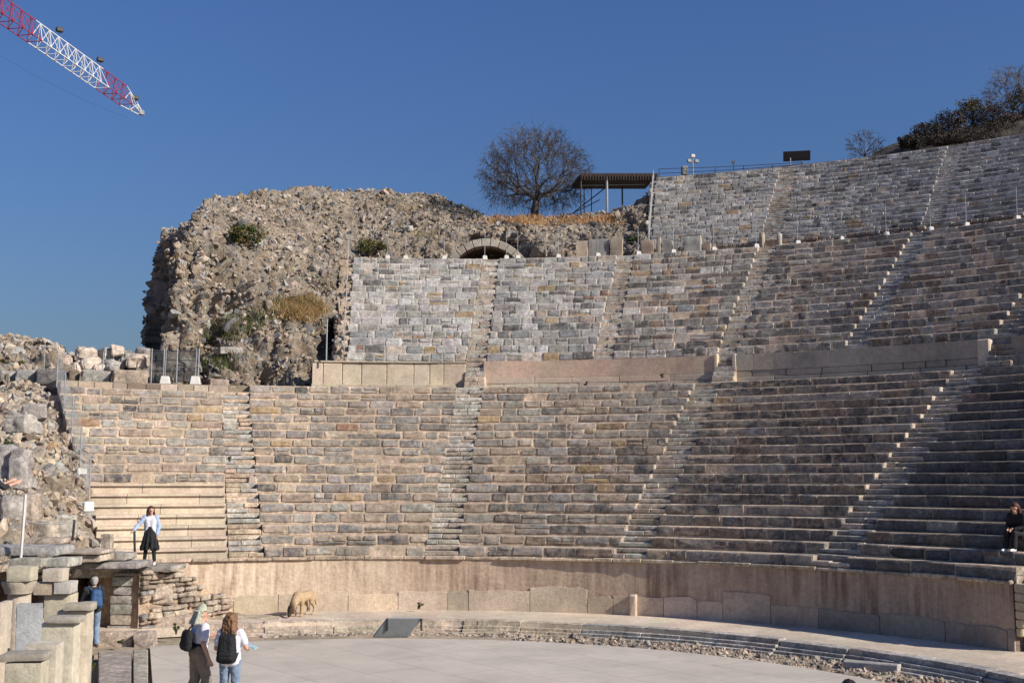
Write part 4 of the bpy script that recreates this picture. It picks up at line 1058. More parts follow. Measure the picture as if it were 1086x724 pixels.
# pillars and piers, each with an upright of stacked pieces
def upright(name, label, pieces, D, base_py, cat, group=None, rot=.1):
    """pieces: (part, px0,px1,py0,py1,depth,col,dx)"""
    cx = (pieces[0][1]+pieces[0][2])/2; b = on_z(cx, base_py, 0) if D is None else at(cx, base_py, D); DD = (b-CAM)@fw
    e = empty(name, np.array([b[0], b[1], 0]), label, cat, group)
    for (part, x0, x1, y0, y1, dp, c) in pieces:
        p = at((x0+x1)/2, (y0+y1)/2, DD); w = (x1-x0)/F_PX*DD; h = (y1-y0)/F_PX*DD; zt = p[2]+h/2; zb = p[2]-h/2
        if y1 >= 720: zb = -.1
        mb = MB()
        if part in ('round_shaft', 'capital'):
            n_ = 22; prof = [(w*.50, zb), (w*.48, zb+(zt-zb)*.5), (w*.45, zt)] if part == 'round_shaft' else [(w*.40, zb), (w*.43, zb+(zt-zb)*.3), (w*.52, zb+(zt-zb)*.75), (w*.53, zt)]
            V = [np.array([p[0]+r_*(1+.03*mnoise.noise(Vector((k, z_*3, 0))))*math.cos(6.2832*k/n_), p[1]+dp/2+r_*math.sin(6.2832*k/n_), z_-.004*(z_ == zt)]) for r_, z_ in prof for k in range(n_)]
            F = [(a_*n_+k, a_*n_+(k+1) % n_, (a_+1)*n_+(k+1) % n_, (a_+1)*n_+k) for a_ in range(len(prof)-1) for k in range(n_)]+[tuple(range((len(prof)-1)*n_, len(prof)*n_))]
            mb.add(V, F, jc(c, .05)); mb.weld = True
        else: rough_box(mb, np.array([p[0], p[1]+dp/2, (zt+zb)/2]), (w, dp, zt-zb-.006), jc(c, .05), rz(-AL+rot), .035, .017)
        mb.build(part, 'marble', e)
    return e
PIL = (.52, .45, .355)
upright('pillar', 'weathered cream pillar with block and moulded capital at the photo edge', [('round_shaft', 2, 28, 630, 730, .5, PIL), ('capital', -1, 33, 617, 630, .62, (.5, .43, .33)), ('cap_block', 8, 33, 601, 617, .55, PIL)], 23.5, 690, 'pillar', 'ruined pillars by the side passage')
upright('pillar', 'squat pillar of stacked blocks next to the man with blue backpack', [('shaft', 46, 74, 631, 730, .6, PIL), ('middle_block', 58, 76, 617, 630, .6, LGREY), ('side_block', 36, 58, 617, 631, .6, (.42, .34, .25)), ('cap_block', 46, 67, 603, 617, .5, PIL)], 25.5, 682, 'pillar', 'ruined pillars by the side passage')
upright('grey_slab', 'leaning bluish grey slab between the two pillars', [('slab_face', 16, 42, 640, 730, .12, (.36, .37, .37))], 22.6, 700, 'stone slab', rot=.35)
upright('pier', 'tall cream pier with a flat cap before the man with blue backpack', [('shaft', 60, 92, 648, 730, .45, PIL), ('cap', 68, 97, 639.5, 648, .42, (.38, .33, .27))], 20.5, 730, 'pier', 'cream piers in the foreground')
upright('pier', 'stepped cream pier with dark lichen beside the capped pier', [('shaft', 44, 78, 661, 730, .5, PIL), ('cap', 50, 84, 654, 661, .4, (.34, .31, .26))], 20.0, 730, 'pier', 'cream piers in the foreground')
upright('pier', 'low wide cream pier below the bluish slab', [('shaft', 27, 60, 683, 730, .45, PIL)], 19.0, 735, 'pier', 'cream piers in the foreground')
upright('pier', 'lowest cream pier with a dark ledge at the bottom corner', [('shaft', 6, 44, 702, 732, .45, PIL), ('cap', 1, 47, 693, 702, .5, (.36, .315, .26))], 18.2, 740, 'pier', 'cream piers in the foreground')
upright('pier', 'narrow pier cut by the left photo edge', [('shaft', -8, 1, 640, 735, .6, PIL)], 20.0, 740, 'pier', 'cream piers in the foreground')

# broken stones strewn over the terrace and between the pillars
mb = MB()
for k in range(520):
    if random.random() < .55:
        px = random.uniform(-20, 150); D = random.uniform(29.5, 32.5); q = at(px, 590, D); q[2] = 1.74+random.uniform(0, .1)+max(0, (60-px)/60)*.25
        if px > 84: continue
        sz = random.choice([.08, .1, .14, .2, .28])
    else:
        px = random.uniform(-5, 92); D = random.uniform(21.5, 30); q = at(px, 650, D); q[2] = random.uniform(-.05, .25)+(D-21)*.09; sz = random.choice([.12, .18, .25, .35])
    stone(mb, q, sz, pick([(PALE, 3), (PIL, 3), (TAN, 2), (GREY, 1.5)]), .75)
tag(mb.build('rubble', 'rubble'), 'broken stones strewn over the ruined terrace and between the pillars', 'rubble', kind='stuff')
# stones on the floor at left
def gblock(px0, px1, py0, py1, dp, lb, c=PALE, rot=0, tilt=0, name='stone_block'):
    b = on_z((px0+px1)/2, py1, -.1); D = (b-CAM)@fw; w = (px1-px0)/F_PX*D; h = (py1-py0)/F_PX*D
    mb = MB(); rough_box(mb, b+np.array([0, dp/2, h/2]), (w, dp, h), jc(c, .05), rz(-AL+rot)@np.array([[math.cos(tilt), 0, -math.sin(tilt)], [0, 1, 0], [math.sin(tilt), 0, math.cos(tilt)]]), .035, .03)
    return tag(mb.build(name, 'stone', origin=b), lb, 'stone block', 'loose blocks on the orchestra edge')
gblock(142, 163, 671, 687, .55, 'tilted pale block at the corner of the paved floor', PALE, .1, .08)
gblock(102, 142, 671, 686, .6, 'sandy threshold block in front of the doorway', CREAM)
gblock(147, 200, 655, 676, 1.2, 'low sandy base slab under the masonry wall', CREAM)
gblock(205, 300, 656, 668, 1.4, 'long pale base slab behind the two visitors', (.56, .46, .34))
for (x0, y0, x1, y1, lb, z) in ((104, 690, 140, 760, 'long grey paving slab at the doorway path', .06), (141, 688, 157, 760, 'narrow grey kerb slab along the floor edge', .1)):
    q = [on_z(x0, y1, z), on_z(x1, y1, z), on_z(x0, y0, z), on_z(x1, y0, z)]
    mb = MB(); mb.hexa([p-np.array([0, 0, .25]) for p in q]+q, jc((.44, .385, .33)), .02); tag(mb.build('paving_slab', 'stone', origin=q[0]), lb, 'paving slab')

# ------------------------------------------------------------------ fences and poles
def pole_foot(base, h, label, group, foot=.34, lamp=False):
    e = empty('fence_pole', base, label, 'fence pole', group)
    mb = MB(); f = foot/2
    c8 = [(-f*1.15, -f, 0), (f*1.15, -f, 0), (-f*1.15, f, 0), (f*1.15, f, 0), (-f*.85, -f*.8, foot*.95), (f*.85, -f*.8, foot*.95), (-f*.85, f*.8, foot*.95), (f*.85, f*.8, foot*.95)]
    mb.hexa(np.array(c8)+base, (.7, .7, .7), .02); mb.build('concrete_foot', 'concrete_white', e)
    mb = MB(); mb.tube([base+[0, 0, foot*.9], base+[random.uniform(-.02, .02), 0, h]], .017, (.4, .4, .4), 6); mb.build('pole', 'galvanised', e)
    return e
ORD = 'first second third fourth fifth sixth seventh eighth ninth tenth eleventh twelfth thirteenth fourteenth fifteenth sixteenth seventeenth eighteenth'.split()
up_px = [411, 430, 471, 514, 537, 549, 592, 634, 677, 714, 757, 802, 846, 893, 940, 987, 1025, 1079]
tops = []
for k, px in enumerate(up_px):
    th = th_px(px, 41.0, Z_S2+.1); b = P(th, 41.0, Z_S2+.06)
    pole_foot(b, 1.55, 'grey pole in white concrete foot, %s from the mound along the upper walkway' % ORD[k], 'fence poles along the upper walkway', .25); tops.append(b)
mb = MB()
for h in (.75, 1.1):
    mb.tube([t_+[0, 0, h] for t_ in tops], .006, (.4, .4, .4), 4, False)
tag(mb.build('fence_wire', 'galvanised'), 'two thin wires strung between the poles of the upper walkway', 'wire')
for px, py, D, h, lb in ((46, 408, 45.2, 1.75, 'pole in white concrete foot above the mesh fence'), (108, 408, 45.6, 1.35, 'thin pole in white concrete foot before the boulder heap'), (175, 408, 45.8, 1.5, 'pole in white concrete foot before the dark gate'), (207, 408, 45.9, 1.5, 'pole in white concrete foot at the mound end of the dark gate')):
    pole_foot(at(px, py, D), h, lb, 'fence poles above the left wedge', .36)
def mesh_fence(label, base, hs, name='mesh_fence', post=.02):
    e = empty(name, base[0], label, 'fence', 'wire mesh fences')
    mb = MB()
    for b, h in zip(base, hs):
        m1 = MB(); m1.tube([b, b+[0, 0, h]], post, (.4, .4, .4), 6); m1.build('fence_post', 'galvanised', e)
    for (b0, h0), (b1, h1) in zip(zip(base[:-1], hs[:-1]), zip(base[1:], hs[1:])):
        n = max(3, int(np.linalg.norm(b1-b0)/.09))
        for k in range(1, n):
            f = k/n; q = b0*(1-f)+b1*f; mb.tube([q+[0, 0, .05], q+[0, 0, (h0*(1-f)+h1*f)-.03]], .003, (.4, .4, .4), 3, False)
        for k in range(8):
            f = .05+.93*k/7; mb.tube([b0+[0, 0, h0*f], b1+[0, 0, h1*f]], .003, (.4, .4, .4), 3, False)
    mb.build('wire_mesh', 'galvanised', e); return e
mesh_fence('wire mesh fence stepping down the outer edge of the left wedge', [P(-20.75, r, Z_POD+(r-17)*.583+.1) for r in (26.6, 24.8, 23.0, 21.2, 19.4)], [1.5]*5)
mesh_fence('wire mesh fence climbing the mound side of the middle tier', [P(2.0, r, Z_WT+(r-29.93)*.595+.2) for r in (30.3, 32.8, 35.3, 37.8, 40.6)], [1.3, 1.3, 1.3, 1.3, 1.3])
mesh_fence('wire mesh fence climbing the canopy side of the upper tier', [P(f3L(r)-.15, r, 16.5+(r-43.35)*1.15) for r in (43.2, 44.4, 45.6, 46.8, 47.8)], [1.4, 1.3, 1.2, 1.0, .5])
b = at(346, 383, 48.3); mb = MB(); mb.tube([b, b+[0, 0, 1.8]], .035, (.4, .4, .4)); tag(mb.build('steel_pole', 'galvanised', origin=b), 'single steel pole behind the cream slab parapet', 'pole')
b = at(22, 592, 26.8); mb = MB(); mb.tube([b, at(27, 524, 26.8)], .035, (.6, .6, .6)); tag(mb.build('steel_pole', 'concrete_white', origin=b), 'tall white pole standing on the terrace slab', 'pole')
rp_ = empty('rope_post', at(77, 573, 30.4), 'short dark post with a rope on the terrace', 'post')
b = at(77, 573, 30.4); mb = MB(); mb.tube([b, at(79, 551, 30.4)], .035, (.3, .3, .3)); mb.build('post', 'dark_steel', rp_)
mb = MB(); q0, q1, q2 = at(27, 552, 26.9), at(55, 555, 28.5), at(78, 553, 30.4); mb.tube([q0, (q0+q1)/2-[0, 0, .03], q1, (q1+q2)/2-[0, 0, .03], q2], .012, (.5, .5, .5), 5); mb.build('rope', 'galvanised', rp_)
b = at(143, 588, 31.6); mb = MB(); mb.tube([b, at(142.5, 561, 31.6)], .035, (.3, .3, .3)); tag(mb.build('rail_post', 'dark_steel', origin=b), 'dark post under the hand of the woman in the skirt', 'post')
for px, py, D, lb in ((84, 502, 36.8, 'white concrete foot lying at the lower end of the mesh fence'), (80, 511, 36.2, 'white concrete foot just below the mesh fence'), (91, 537, 34.6, 'white concrete block at the corner of the cream benches')):
    b = at(px, py, D); mb = MB(); mb.box(b, (.36, .34, .3), (.7, .7, .7), rz(random.random()), .03, .01); tag(mb.build('concrete_foot', 'concrete_white', origin=b), lb, 'concrete block')
b = at(268, 510, 42.0-3.4); mb = MB(); mb.box(b, (.24, .24, .34), jc(PALE), None, .03, .02); tag(mb.build('loose_stone', 'marble', origin=b), 'single pale stone standing at the edge of the sandy staircase', 'stone')

# ------------------------------------------------------------------ canopy, mast, boards on the crest
DC = 68
cn = empty('canopy', at(655, 228, DC), 'rusty flat canopy on steel posts beside the upper tier', 'canopy')
zt = at(655, 184, DC)[2]; xl, xr = at(615.5, 184, DC), at(698, 184, DC); xl[2] = xr[2] = zt
mb = MB(); dpv = np.array([.15, 3.2, 0])
for k in range(18):
    a_, b_ = xl+(xr-xl)*k/18, xl+(xr-xl)*(k+.94)/18
    mb.hexa([a_+[0, 0, -.16], b_+[0, 0, -.16], a_+dpv+[0, 0, -.12], b_+dpv+[0, 0, -.12], a_+[0, 0, .02], b_+[0, 0, .02], a_+dpv+[0, 0, .06], b_+dpv+[0, 0, .06]], (.1, .06, .05), .01)
mb.build('roof', 'rust', cn)
mb = MB(); h0 = .22
mb.box((xl+xr)/2+[0, .05, -.3], (np.linalg.norm(xr-xl), .1, .22), (.1, .06, .05), rz(math.atan2((xr-xl)[1], (xr-xl)[0]))); 
for k in range(28):
    q = xl+(xr-xl)*(k+.5)/28; mb.box(q+[0, .02, -.3], (.05, .16, .26), (.1, .06, .05), None, .005)
mb.build('roof_beam', 'rust', cn)
for px, r_, dy in ((616, .05, 0), (643.5, .07, 0), (638, .03, 2.6), (630, .03, 2.6), (672, .05, 2.6)):
    q = at(px, 190, DC)+np.array([0, dy, 0]); mb = MB(); zb = at(px, 233, DC)[2]
    mb.tube([np.array([q[0], q[1], zb-.6]), np.array([q[0], q[1], zt-.2])], r_, (.3, .3, .3)); mb.build('post', 'galvanised' if px == 643.5 else 'dark_steel', cn)
mb = MB(); mb.tube([at(605, 228, DC+1), at(641, 200, DC+1)], .035, (.1, .1, .1)); mb.tube([at(596, 232, DC+1), at(636, 212, DC+1)], .03, (.1, .1, .1)); mb.tube([at(590, 227, DC+2), at(660, 226, DC+2)], .02, (.1, .1, .1)); mb.tube([at(616, 197, DC), at(684, 196, DC)], .03, (.1, .1, .1))
mb.build('bracing', 'dark_steel', cn)
# railing along the crest
rl = empty('crest_railing', P(30, 48, 21.6), 'thin rusty railing along the top of the upper tier', 'railing')
tA = th_px(699, 48, 22); tB = th_px(850, 48, 22); mb = MB()
for h in (.32, .6): mb.tube([P(tA+(tB-tA)*k/10, 48, 21.62+h*(1-.6*k/10)) for k in range(11)], .018, (.1, .1, .1), 5)
mb.build('rail', 'rust', rl)
for k in range(0, 11, 2):
    mb = MB(); mb.tube([P(tA+(tB-tA)*k/10, 48, 21.5), P(tA+(tB-tA)*k/10, 48, 21.62+.6*(1-.6*k/10))], .025, (.1, .1, .1), 5); mb.build('rail_post', 'rust', rl)
# lamp mast
b = on_cyl(735, 186, 48.6); b[2] = 21.5; lm = empty('lamp_mast', b, 'small lamp mast with three heads behind the railing', 'lamp')
mb = MB(); zt = on_cyl(735, 166, 48.6)[2]; mb.tube([b, np.array([b[0], b[1], zt])], .035, (.4, .4, .4)); mb.build('mast', 'galvanised', lm)
for dx, dz in ((-.22, -.28), (.22, -.28), (0, .02)):
    mb = MB(); mb.box(np.array([b[0]+dx, b[1], zt+dz]), (.24, .2, .2), (.5, .5, .5), None, .03); mb.tube([np.array([b[0], b[1], zt+dz-.05]), np.array([b[0]+dx, b[1], zt+dz])], .02, (.4, .4, .4)); mb.build('lamp_head', 'concrete_white' if dx == 0 else 'galvanised', lm)
b = on_cyl(726, 185.5, 48.4); mb = MB(); mb.box(b+[0, 0, .25], (.34, .3, .5), (.4, .4, .4), None, .02); mb.box(b+[0, -.16, .3], (.2, .03, .2), (.2, .2, .2), None, .01); tag(mb.build('control_box', 'board_grey', origin=b), 'small grey control box beside the lamp mast', 'box')
fb = empty('floodlight_board', on_cyl(845, 179, 48.8), 'black rectangular board on two legs at the crest above the pale stairs', 'board')
c0 = on_cyl(845, 165.5, 48.8); th = th_px(845, 48.8, 22); D = (c0-CAM)@fw; mb = MB()
tl = rad(20); mb.box(c0, (28/F_PX*D, .08, 10.5/F_PX*D), (.02, .02, .02), rz(-rad(th)*.6)@np.array([[1, 0, 0], [0, math.cos(tl), -math.sin(tl)], [0, math.sin(tl), math.cos(tl)]]), .01); mb.build('panel', 'panel_black', fb)
for dx in (-.35, .35):
    mb = MB(); mb.tube([c0+[dx, .1, -.1], c0+[dx, .1, -1.2]], .03, (.2, .2, .2)); mb.build('leg', 'galvanised', fb)
b = on_cyl(778, 181, 48.4); mb = MB(); mb.tube([b, b+[0, 0, .55]], .02, (.2, .2, .2)); mb.box(b+[0, 0, .5], (.18, .05, .16), (.1, .1, .1), None, .01); tag(mb.build('small_sign', 'dark_steel', origin=b), 'tiny dark marker on a stake along the railing', 'marker')

# ------------------------------------------------------------------ crane
tip = at(150, 122, 80); az = AL+math.atan((713-543)/F_PX); jd = -np.array([math.sin(az), math.cos(az), 0]); side = np.array([-jd[1], jd[0], 0])
jt = empty('tower_crane', tip+jd*42-np.array([0, 0, tip[2]]), 'red and white lattice jib of a tower crane reaching into the sky', 'crane')
def jib(name, s0, s1, mat, h=1.28, w=.95):
    mb = MB(); n = max(1, int(round((s1-s0)/1.05)))
    def pt(s, k):
        tp = min(1, .25+s/3.0)
        return tip+jd*s+(side*(w/2*(1 if k == 1 else -1))*tp if k < 2 else np.array([0, 0, h*tp]))
    for k in range(3): mb.tube([pt(s0, k), pt((s0+s1)/2, k), pt(s1, k)], .034, (1, 1, 1), 5)
    for i in range(n):
        a_, b_ = s0+(s1-s0)*i/n, s0+(s1-s0)*(i+1)/n; m_ = (a_+b_)/2
        for k in (0, 1): mb.tube([pt(a_, k), pt(m_, 2)], .022, (1, 1, 1), 4); mb.tube([pt(m_, 2), pt(b_, k)], .022, (1, 1, 1), 4)
        mb.tube([pt(a_, 0), pt(a_, 1)], .03, (1, 1, 1), 4); mb.tube([pt(a_, 0), pt(b_, 1)], .024, (1, 1, 1), 4)
    mb.build(name, mat, jt)
cutp = [0, 2.3, 5.6, 13.6, 21.5, 29.5, 37.5, 42]
for k in range(len(cutp)-1): jib('jib_section', cutp[k], cutp[k+1], 'crane_white' if k % 2 == 0 else 'crane_red')
mb = MB(); mb.tube([tip+jd*q-np.array([0, 0, .55+1.6*(1-((q-20)/20)**2)]) for q in range(2, 40, 3)], .006, (.2, .2, .2), 4); mb.build('hoist_cable', 'dark_steel', jt)
mb = MB(); mb.box(tip+[0, 0, .15], (.35, .35, .3), (.5, .5, .5)); mb.build('tip_pulley', 'galvanised', jt)
for s in (1, 6.0, 11.0, 16.0, 18.0):
    mb = MB(); q = tip+jd*s+np.array([0, 0, 1.75 if s > 2 else .9]); mb.box(q, (.42, .3, .28), (.1, .1, .1), rz(.5), .04); mb.tube([q, q-[0, 0, .35]], .03, (.1, .1, .1), 4); mb.build('jib_lamp', 'dark_steel', jt)
mb = MB(); base = tip+jd*42; H = base[2]
for dx in (-.8, .8):
    for dy in (-.8, .8): mb.tube([np.array([base[0]+dx, base[1]+dy, -.2]), np.array([base[0]+dx, base[1]+dy, H+3])], .08, (1, 1, 1), 5)
z = 0
while z < H:
    for (x0, y0, x1, y1) in ((-.8, -.8, .8, -.8), (.8, -.8, .8, .8), (.8, .8, -.8, .8), (-.8, .8, -.8, -.8)): mb.tube([np.array([base[0]+x0, base[1]+y0, z]), np.array([base[0]+x1, base[1]+y1, z+1.8])], .04, (1, 1, 1), 4)
    z += 1.8
mb.build('mast', 'crane_red', jt)
# ------------------------------------------------------------------ vegetation
def bare_tree(name, label, base, H, W, seed, npts=2400, tr=.2, col=(.085, .075, .072), low=.12, group=None):
    """bare crown: limbs fork towards points spread through a dome"""
    R_ = random.Random(seed); rg = np.random.default_rng(seed); e = empty(name, base, label, 'tree', group); tk = MB(); cr = MB()
    pts = []
    while len(pts) < npts:
        v = rg.normal(size=3); v /= np.linalg.norm(v); r = rg.uniform(.3, 1)**.45
        lump = 1+.16*mnoise.noise(Vector(v*1.7)+Vector((seed, 0, 0)))+.10*mnoise.noise(Vector(v*5)+Vector((seed, 3, 0)))
        p = v*r*lump*np.array([W/2, W/2, H*.54])+np.array([0, 0, H*.46])
        if p[2] < H*low or (np.hypot(p[0], p[1]) < W*.12 and p[2] < H*.4): continue
        pts.append(p+base)
    def rec(p, d, P_, r, lev):
        n = len(P_)
        if n <= 3:
            for q in P_:
                m = (p+q)/2+rg.normal(0, .04, 3)*H*.15+np.array([0, 0, .02*H]); q = q-np.array([0, 0, .03*H*R_.random()])
                cr.tube([p, m, q], [max(.010, r), .010, .006], jc(col, .2), 3, False)
                for k in range(3):
                    f = R_.uniform(.3, 1); s0 = m*(1-f)+q*f; dv = q-m; dv /= np.linalg.norm(dv)+1e-9; dv = dv+rg.normal(0, .6, 3); cr.tube([s0, s0+dv*H*R_.uniform(.02, .055)], [.007, .004], jc(col, .2), 3, False)
            return
        c = P_.mean(0); f = R_.uniform(.28, .42) if lev else R_.uniform(.3, .4); q = p+(c-p)*f+rg.normal(0, .03, 3)*H*.3*(.6 if lev < 2 else .35)
        m = (p+q)/2+rg.normal(0, .012, 3)*H+d*np.linalg.norm(q-p)*.15
        (cr).tube([p, m, q], [r, r*.9, r*.8], jc(col, .12), 7 if lev < 3 else 4, False)
        k = 3 if n > 40 and R_.random() < .5 else 2
        V = P_-q; V = V/(np.linalg.norm(V, axis=1, keepdims=True)+1e-9); cen = V[rg.choice(n, k, replace=False)]
        for _ in range(5):
            lab = np.argmax(V@cen.T, axis=1)
            for j in range(k):
                if (lab == j).any(): cen[j] = V[lab == j].mean(0); cen[j] /= np.linalg.norm(cen[j])+1e-9
        dd = (q-p)/(np.linalg.norm(q-p)+1e-9)
        for j in range(k):
            Q = P_[lab == j]
            if len(Q): rec(q, dd, Q, max(.009, r*.86*(len(Q)/n)**.42), lev+1)
    top = base+np.array([.02*H, 0, H*.17]); tk.tube([base-[0, 0, .3], base+[0, 0, H*.06], top], [tr*1.3, tr, tr*.9], jc(col), 9)
    tk.build('trunk', 'bark', e)
    P_ = np.array(pts); A_ = P_-top; az_ = np.arctan2(A_[:, 1], A_[:, 0]); el_ = A_[:, 2]/np.linalg.norm(A_, axis=1)
    grp = np.where(el_ > .8, 0, 1+((az_+math.pi)/(2*math.pi)*6).astype(int) % 6)
    for g in range(7):
        Q = P_[grp == g]
        if len(Q): rec(top, np.array([0, 0, 1.]), Q, tr*.5, 0)
    cr.build('crown', 'bark', e); return e
tb = on_cyl(567, 230, 50.5)
bare_tree('bare_tree', 'wide bare leafless tree on the grassy crest beside the canopy', tb, 5.75, 7.3, 11, 2700, .25)
tb = on_cyl(917, 172, 50.5)
bare_tree('bare_tree', 'small bare tree behind the crest of the upper tier', tb, 2.0, 2.4, 5, 260, .06, (.10, .085, .08), .2)
def leafy(name, label, cen, size, cols_, n=900, leaf=.16, stem=True, cat='shrub', group=None, sparse=.0, seed=1):
    R_ = random.Random(seed); base = np.array([cen[0], cen[1], cen[2]-size[2]/2]); e = empty(name, base, label, cat, group)
    mb = MB(); clumps = []
    for k in range(max(5, int(n/45))):
        v = np.array([R_.gauss(0, 1) for _ in range(3)]); v /= np.linalg.norm(v); v *= R_.uniform(.25, 1)**.6
        clumps.append((np.array(cen)+v*np.array(size)*.5*.85, R_.uniform(.14, .3), R_.choice(cols_)))
    for k in range(n):
        c, r, cc = R_.choice(clumps); v = np.array([R_.gauss(0, 1) for _ in range(3)]); v *= r*.5
        p = c+v*np.array(size)*.5
        if p[2] < base[2]-.05: p[2] = base[2]+.03
        a_ = np.array([R_.gauss(0, 1) for _ in range(3)]); a_ /= np.linalg.norm(a_); b_ = np.cross(a_, [R_.gauss(0, 1), R_.gauss(0, 1), R_.gauss(0, 1)]); b_ /= np.linalg.norm(b_)+1e-9
        l = leaf*R_.uniform(.5, 1.2); mb.add([p-a_*l*.5, p+b_*l*.22, p+a_*l*.5, p-b_*l*.22], [(0, 1, 2, 3)], tuple(x*R_.uniform(.7, 1.3) for x in cc))
    mb.build('foliage', 'leaf', e)
    if stem:
        mb = MB()
        for c, r, cc in clumps[:14]: mb.tube([base, (base+c)/2+[0, 0, .05], c], [.02+.01*size[2], .015, .008], jc((.09, .07, .05)), 4)
        mb.build('stem', 'bark', e)
    return e
DG = (.040, .036, .026); OL = (.085, .085, .03); BRN = (.075, .055, .045); YG = (.13, .12, .04); GRN = (.045, .075, .022)
# hill behind the upper tier
def hillz(px):
    return np.interp(px, [930, 955, 985, 1030, 1060, 1100, 1200, 1500], [168, 157, 148, 140, 132, 122, 100, 40])
cols = []
for px in (925, 950, 980, 1020, 1060, 1110, 1200, 1400):
    py = hillz(px); cols.append([on_cyl(px, py+45, 49.5), on_cyl(px, py+16, 51), on_cyl(px, py, 56), on_cyl(px, py-6, 64), on_cyl(px, py+10, 80), on_cyl(px, py+140, 110)])
Gh = rough(surface(cols, 90, 50), [(.2, .15), (.8, .15)], seed=3, flip=1)
mb = MB(); grid_add(mb, Gh, lambda p, i, j: jc((.085, .07, .052), .3)); tag(mb.build('hill', 'earth'), 'dark hillside rising behind the upper tier', 'hill', kind='structure')
HB = 'shrubs on the dark hillside'
for k, (px, py, D, w, h, cc, lb) in enumerate(((966, 151, 66, 26, 14, [DG, BRN], 'lowest dark shrub at the foot of the hillside'), (986, 140, 67, 34, 22, [DG, BRN, DG], 'rounded dark shrub low on the hillside'), (1008, 130, 68, 34, 26, [DG, BRN], 'brownish shrub in the middle of the hillside edge'),
    (1032, 119, 69, 34, 30, [BRN, OL, YG], 'shrub with yellowish tops below the bare tree'), (1018, 146, 65, 46, 20, [BRN, DG], 'low brown thicket just above the upper tier'), (1058, 124, 68, 40, 34, [BRN, BRN, DG], 'reddish brown thicket under the bare tree'), (1060, 142, 65, 50, 20, [DG, BRN], 'low dark thicket at the photo edge above the tier'), (1086, 112, 69, 40, 44, [BRN, DG, OL], 'tall brown thicket at the photo edge'), (1120, 110, 67, 60, 60, [BRN, DG], 'broad thicket beyond the photo edge'), (1040, 148, 64, 60, 14, [BRN, DG], 'low brown scrub along the edge of the upper tier'), (1000, 150, 64.5, 44, 13, [DG, BRN], 'dark scrub between the lowest shrub and the brown thicket'), (1072, 134, 66.5, 44, 26, [BRN, DG, BRN], 'brown scrub just under the bare tree at the photo edge'))):
    sc = D/F_PX; leafy('hillside_shrub', lb, at(px, py, D), (w*sc*1.25, w*sc, h*sc*1.2), [tuple(np.array(q)*.8+np.array((.016, .012, .010))) for q in cc], 4200, .12, True, 'shrub', HB, seed=k+20)
bare_tree('bare_tree', 'greyish bare tree on the hillside at the photo edge', at(1074, 128, 72), 3.7, 3.6, 9, 600, .07, (.15, .13, .12), .25)
# shrubs and weeds
def surf_pt(px, py, G):
    # nearest grid point of a surface to the pixel
    v = G.reshape(-1, 3)-CAM; d = v@fw; x = 543+F_PX*(v@rt)/d; y = 362-F_PX*(v@up)/d
    k = np.argmin((x-px)**2+(y-py)**2+ (d-d.min())*.8); return G.reshape(-1, 3)[k]
p = surf_pt(262, 258, GM); leafy('shrub', 'round olive green shrub on the upper face of the mound', p+[0, -.3, .4], (2.0, 1.3, 1.15), [OL, GRN, YG, YG], 3200, .13, seed=2)
p = surf_pt(392, 268, GM); leafy('shrub', 'olive shrub behind the mesh fence on top of the middle tier', p+[0, -.2, .35], (2.2, 1.0, 1.0), [OL, YG, OL], 2400, .12, seed=3)
p = surf_pt(670, 258, GM); leafy('shrub', 'dark shrub in the gap before the upper tier end wall', p+[0, -.2, .2], (.9, .6, .8), [GRN, OL], 600, .14, seed=4)
p = at(38, 366, 49); leafy('shrub', 'dark flat shrub on the crest of the rubble bank', p, (1.3, .8, .5), [DG, GRN], 700, .13, seed=5)
p = at(13, 384, 46); leafy('shrub', 'yellowish shrub low on the rubble bank', p, (.9, .5, .45), [OL, YG], 400, .12, seed=6)
p = at(25, 405, 44.2); leafy('shrub', 'small weed before the square grey block', p, (.6, .3, .35), [OL, GRN], 260, .1, seed=7)
p = surf_pt(142, 280, GM)
GW_ = 'weeds growing between the stones'
def weed(px, py, D, w, h, lb, cc=(GRN, OL), n=220):
    sc = D/F_PX; leafy('weed', lb, at(px, py, D), (w*sc, w*sc*.8, h*sc), list(cc), n, .07, True, 'weed', GW_, seed=int(px))
weed(444, 641, 34.6, 11, 8, 'green weed at the foot of the podium wall above the ramp', (GRN, OL))
weed(424, 586, 36.2, 6, 7, 'tuft on the podium ledge in front of the second wedge')
weed(731, 678, 30.6, 18, 11, 'bushy green weed growing out of the kerb', (GRN, DG, GRN), 700)
weed(520, 675, 31.8, 11, 6, 'flat weed in the gap before the kerb')
weed(622, 407, 47.6, 6, 8, 'small bush below the pink parapet', (GRN, DG))
weed(702, 398, 47, 8, 5, 'weed on the edge under the pink parapet')
weed(187, 666, 30.0, 10, 12, 'spindly green weed at the base of the masonry wall', (GRN, GRN), 160)
weed(130, 680, 28.6, 12, 5, 'flat weed on the threshold block', (GRN, YG))
weed(97, 705, 22.5, 10, 10, 'weed beside the tall capped pier', (GRN, OL))
weed(665, 310, 56, 9, 8, 'dark weed high on the middle staircase', (DG, GRN))
weed(652, 353, 52, 8, 7, 'dark weed low on the middle staircase', (DG, GRN))
weed(295, 584, 36.2, 5, 4, 'tiny weed beside the sandy staircase')
weed(818, 221, 64, 6, 6, 'yellowish weed beside the upper staircase', (YG, OL))
weed(8, 470, 33.6, 16, 12, 'mossy plant in the hollow of the collapsed flank', (OL, GRN), 400)
weed(243, 486, 38.0, 5, 6, 'tiny weed at the end of the cream benches')
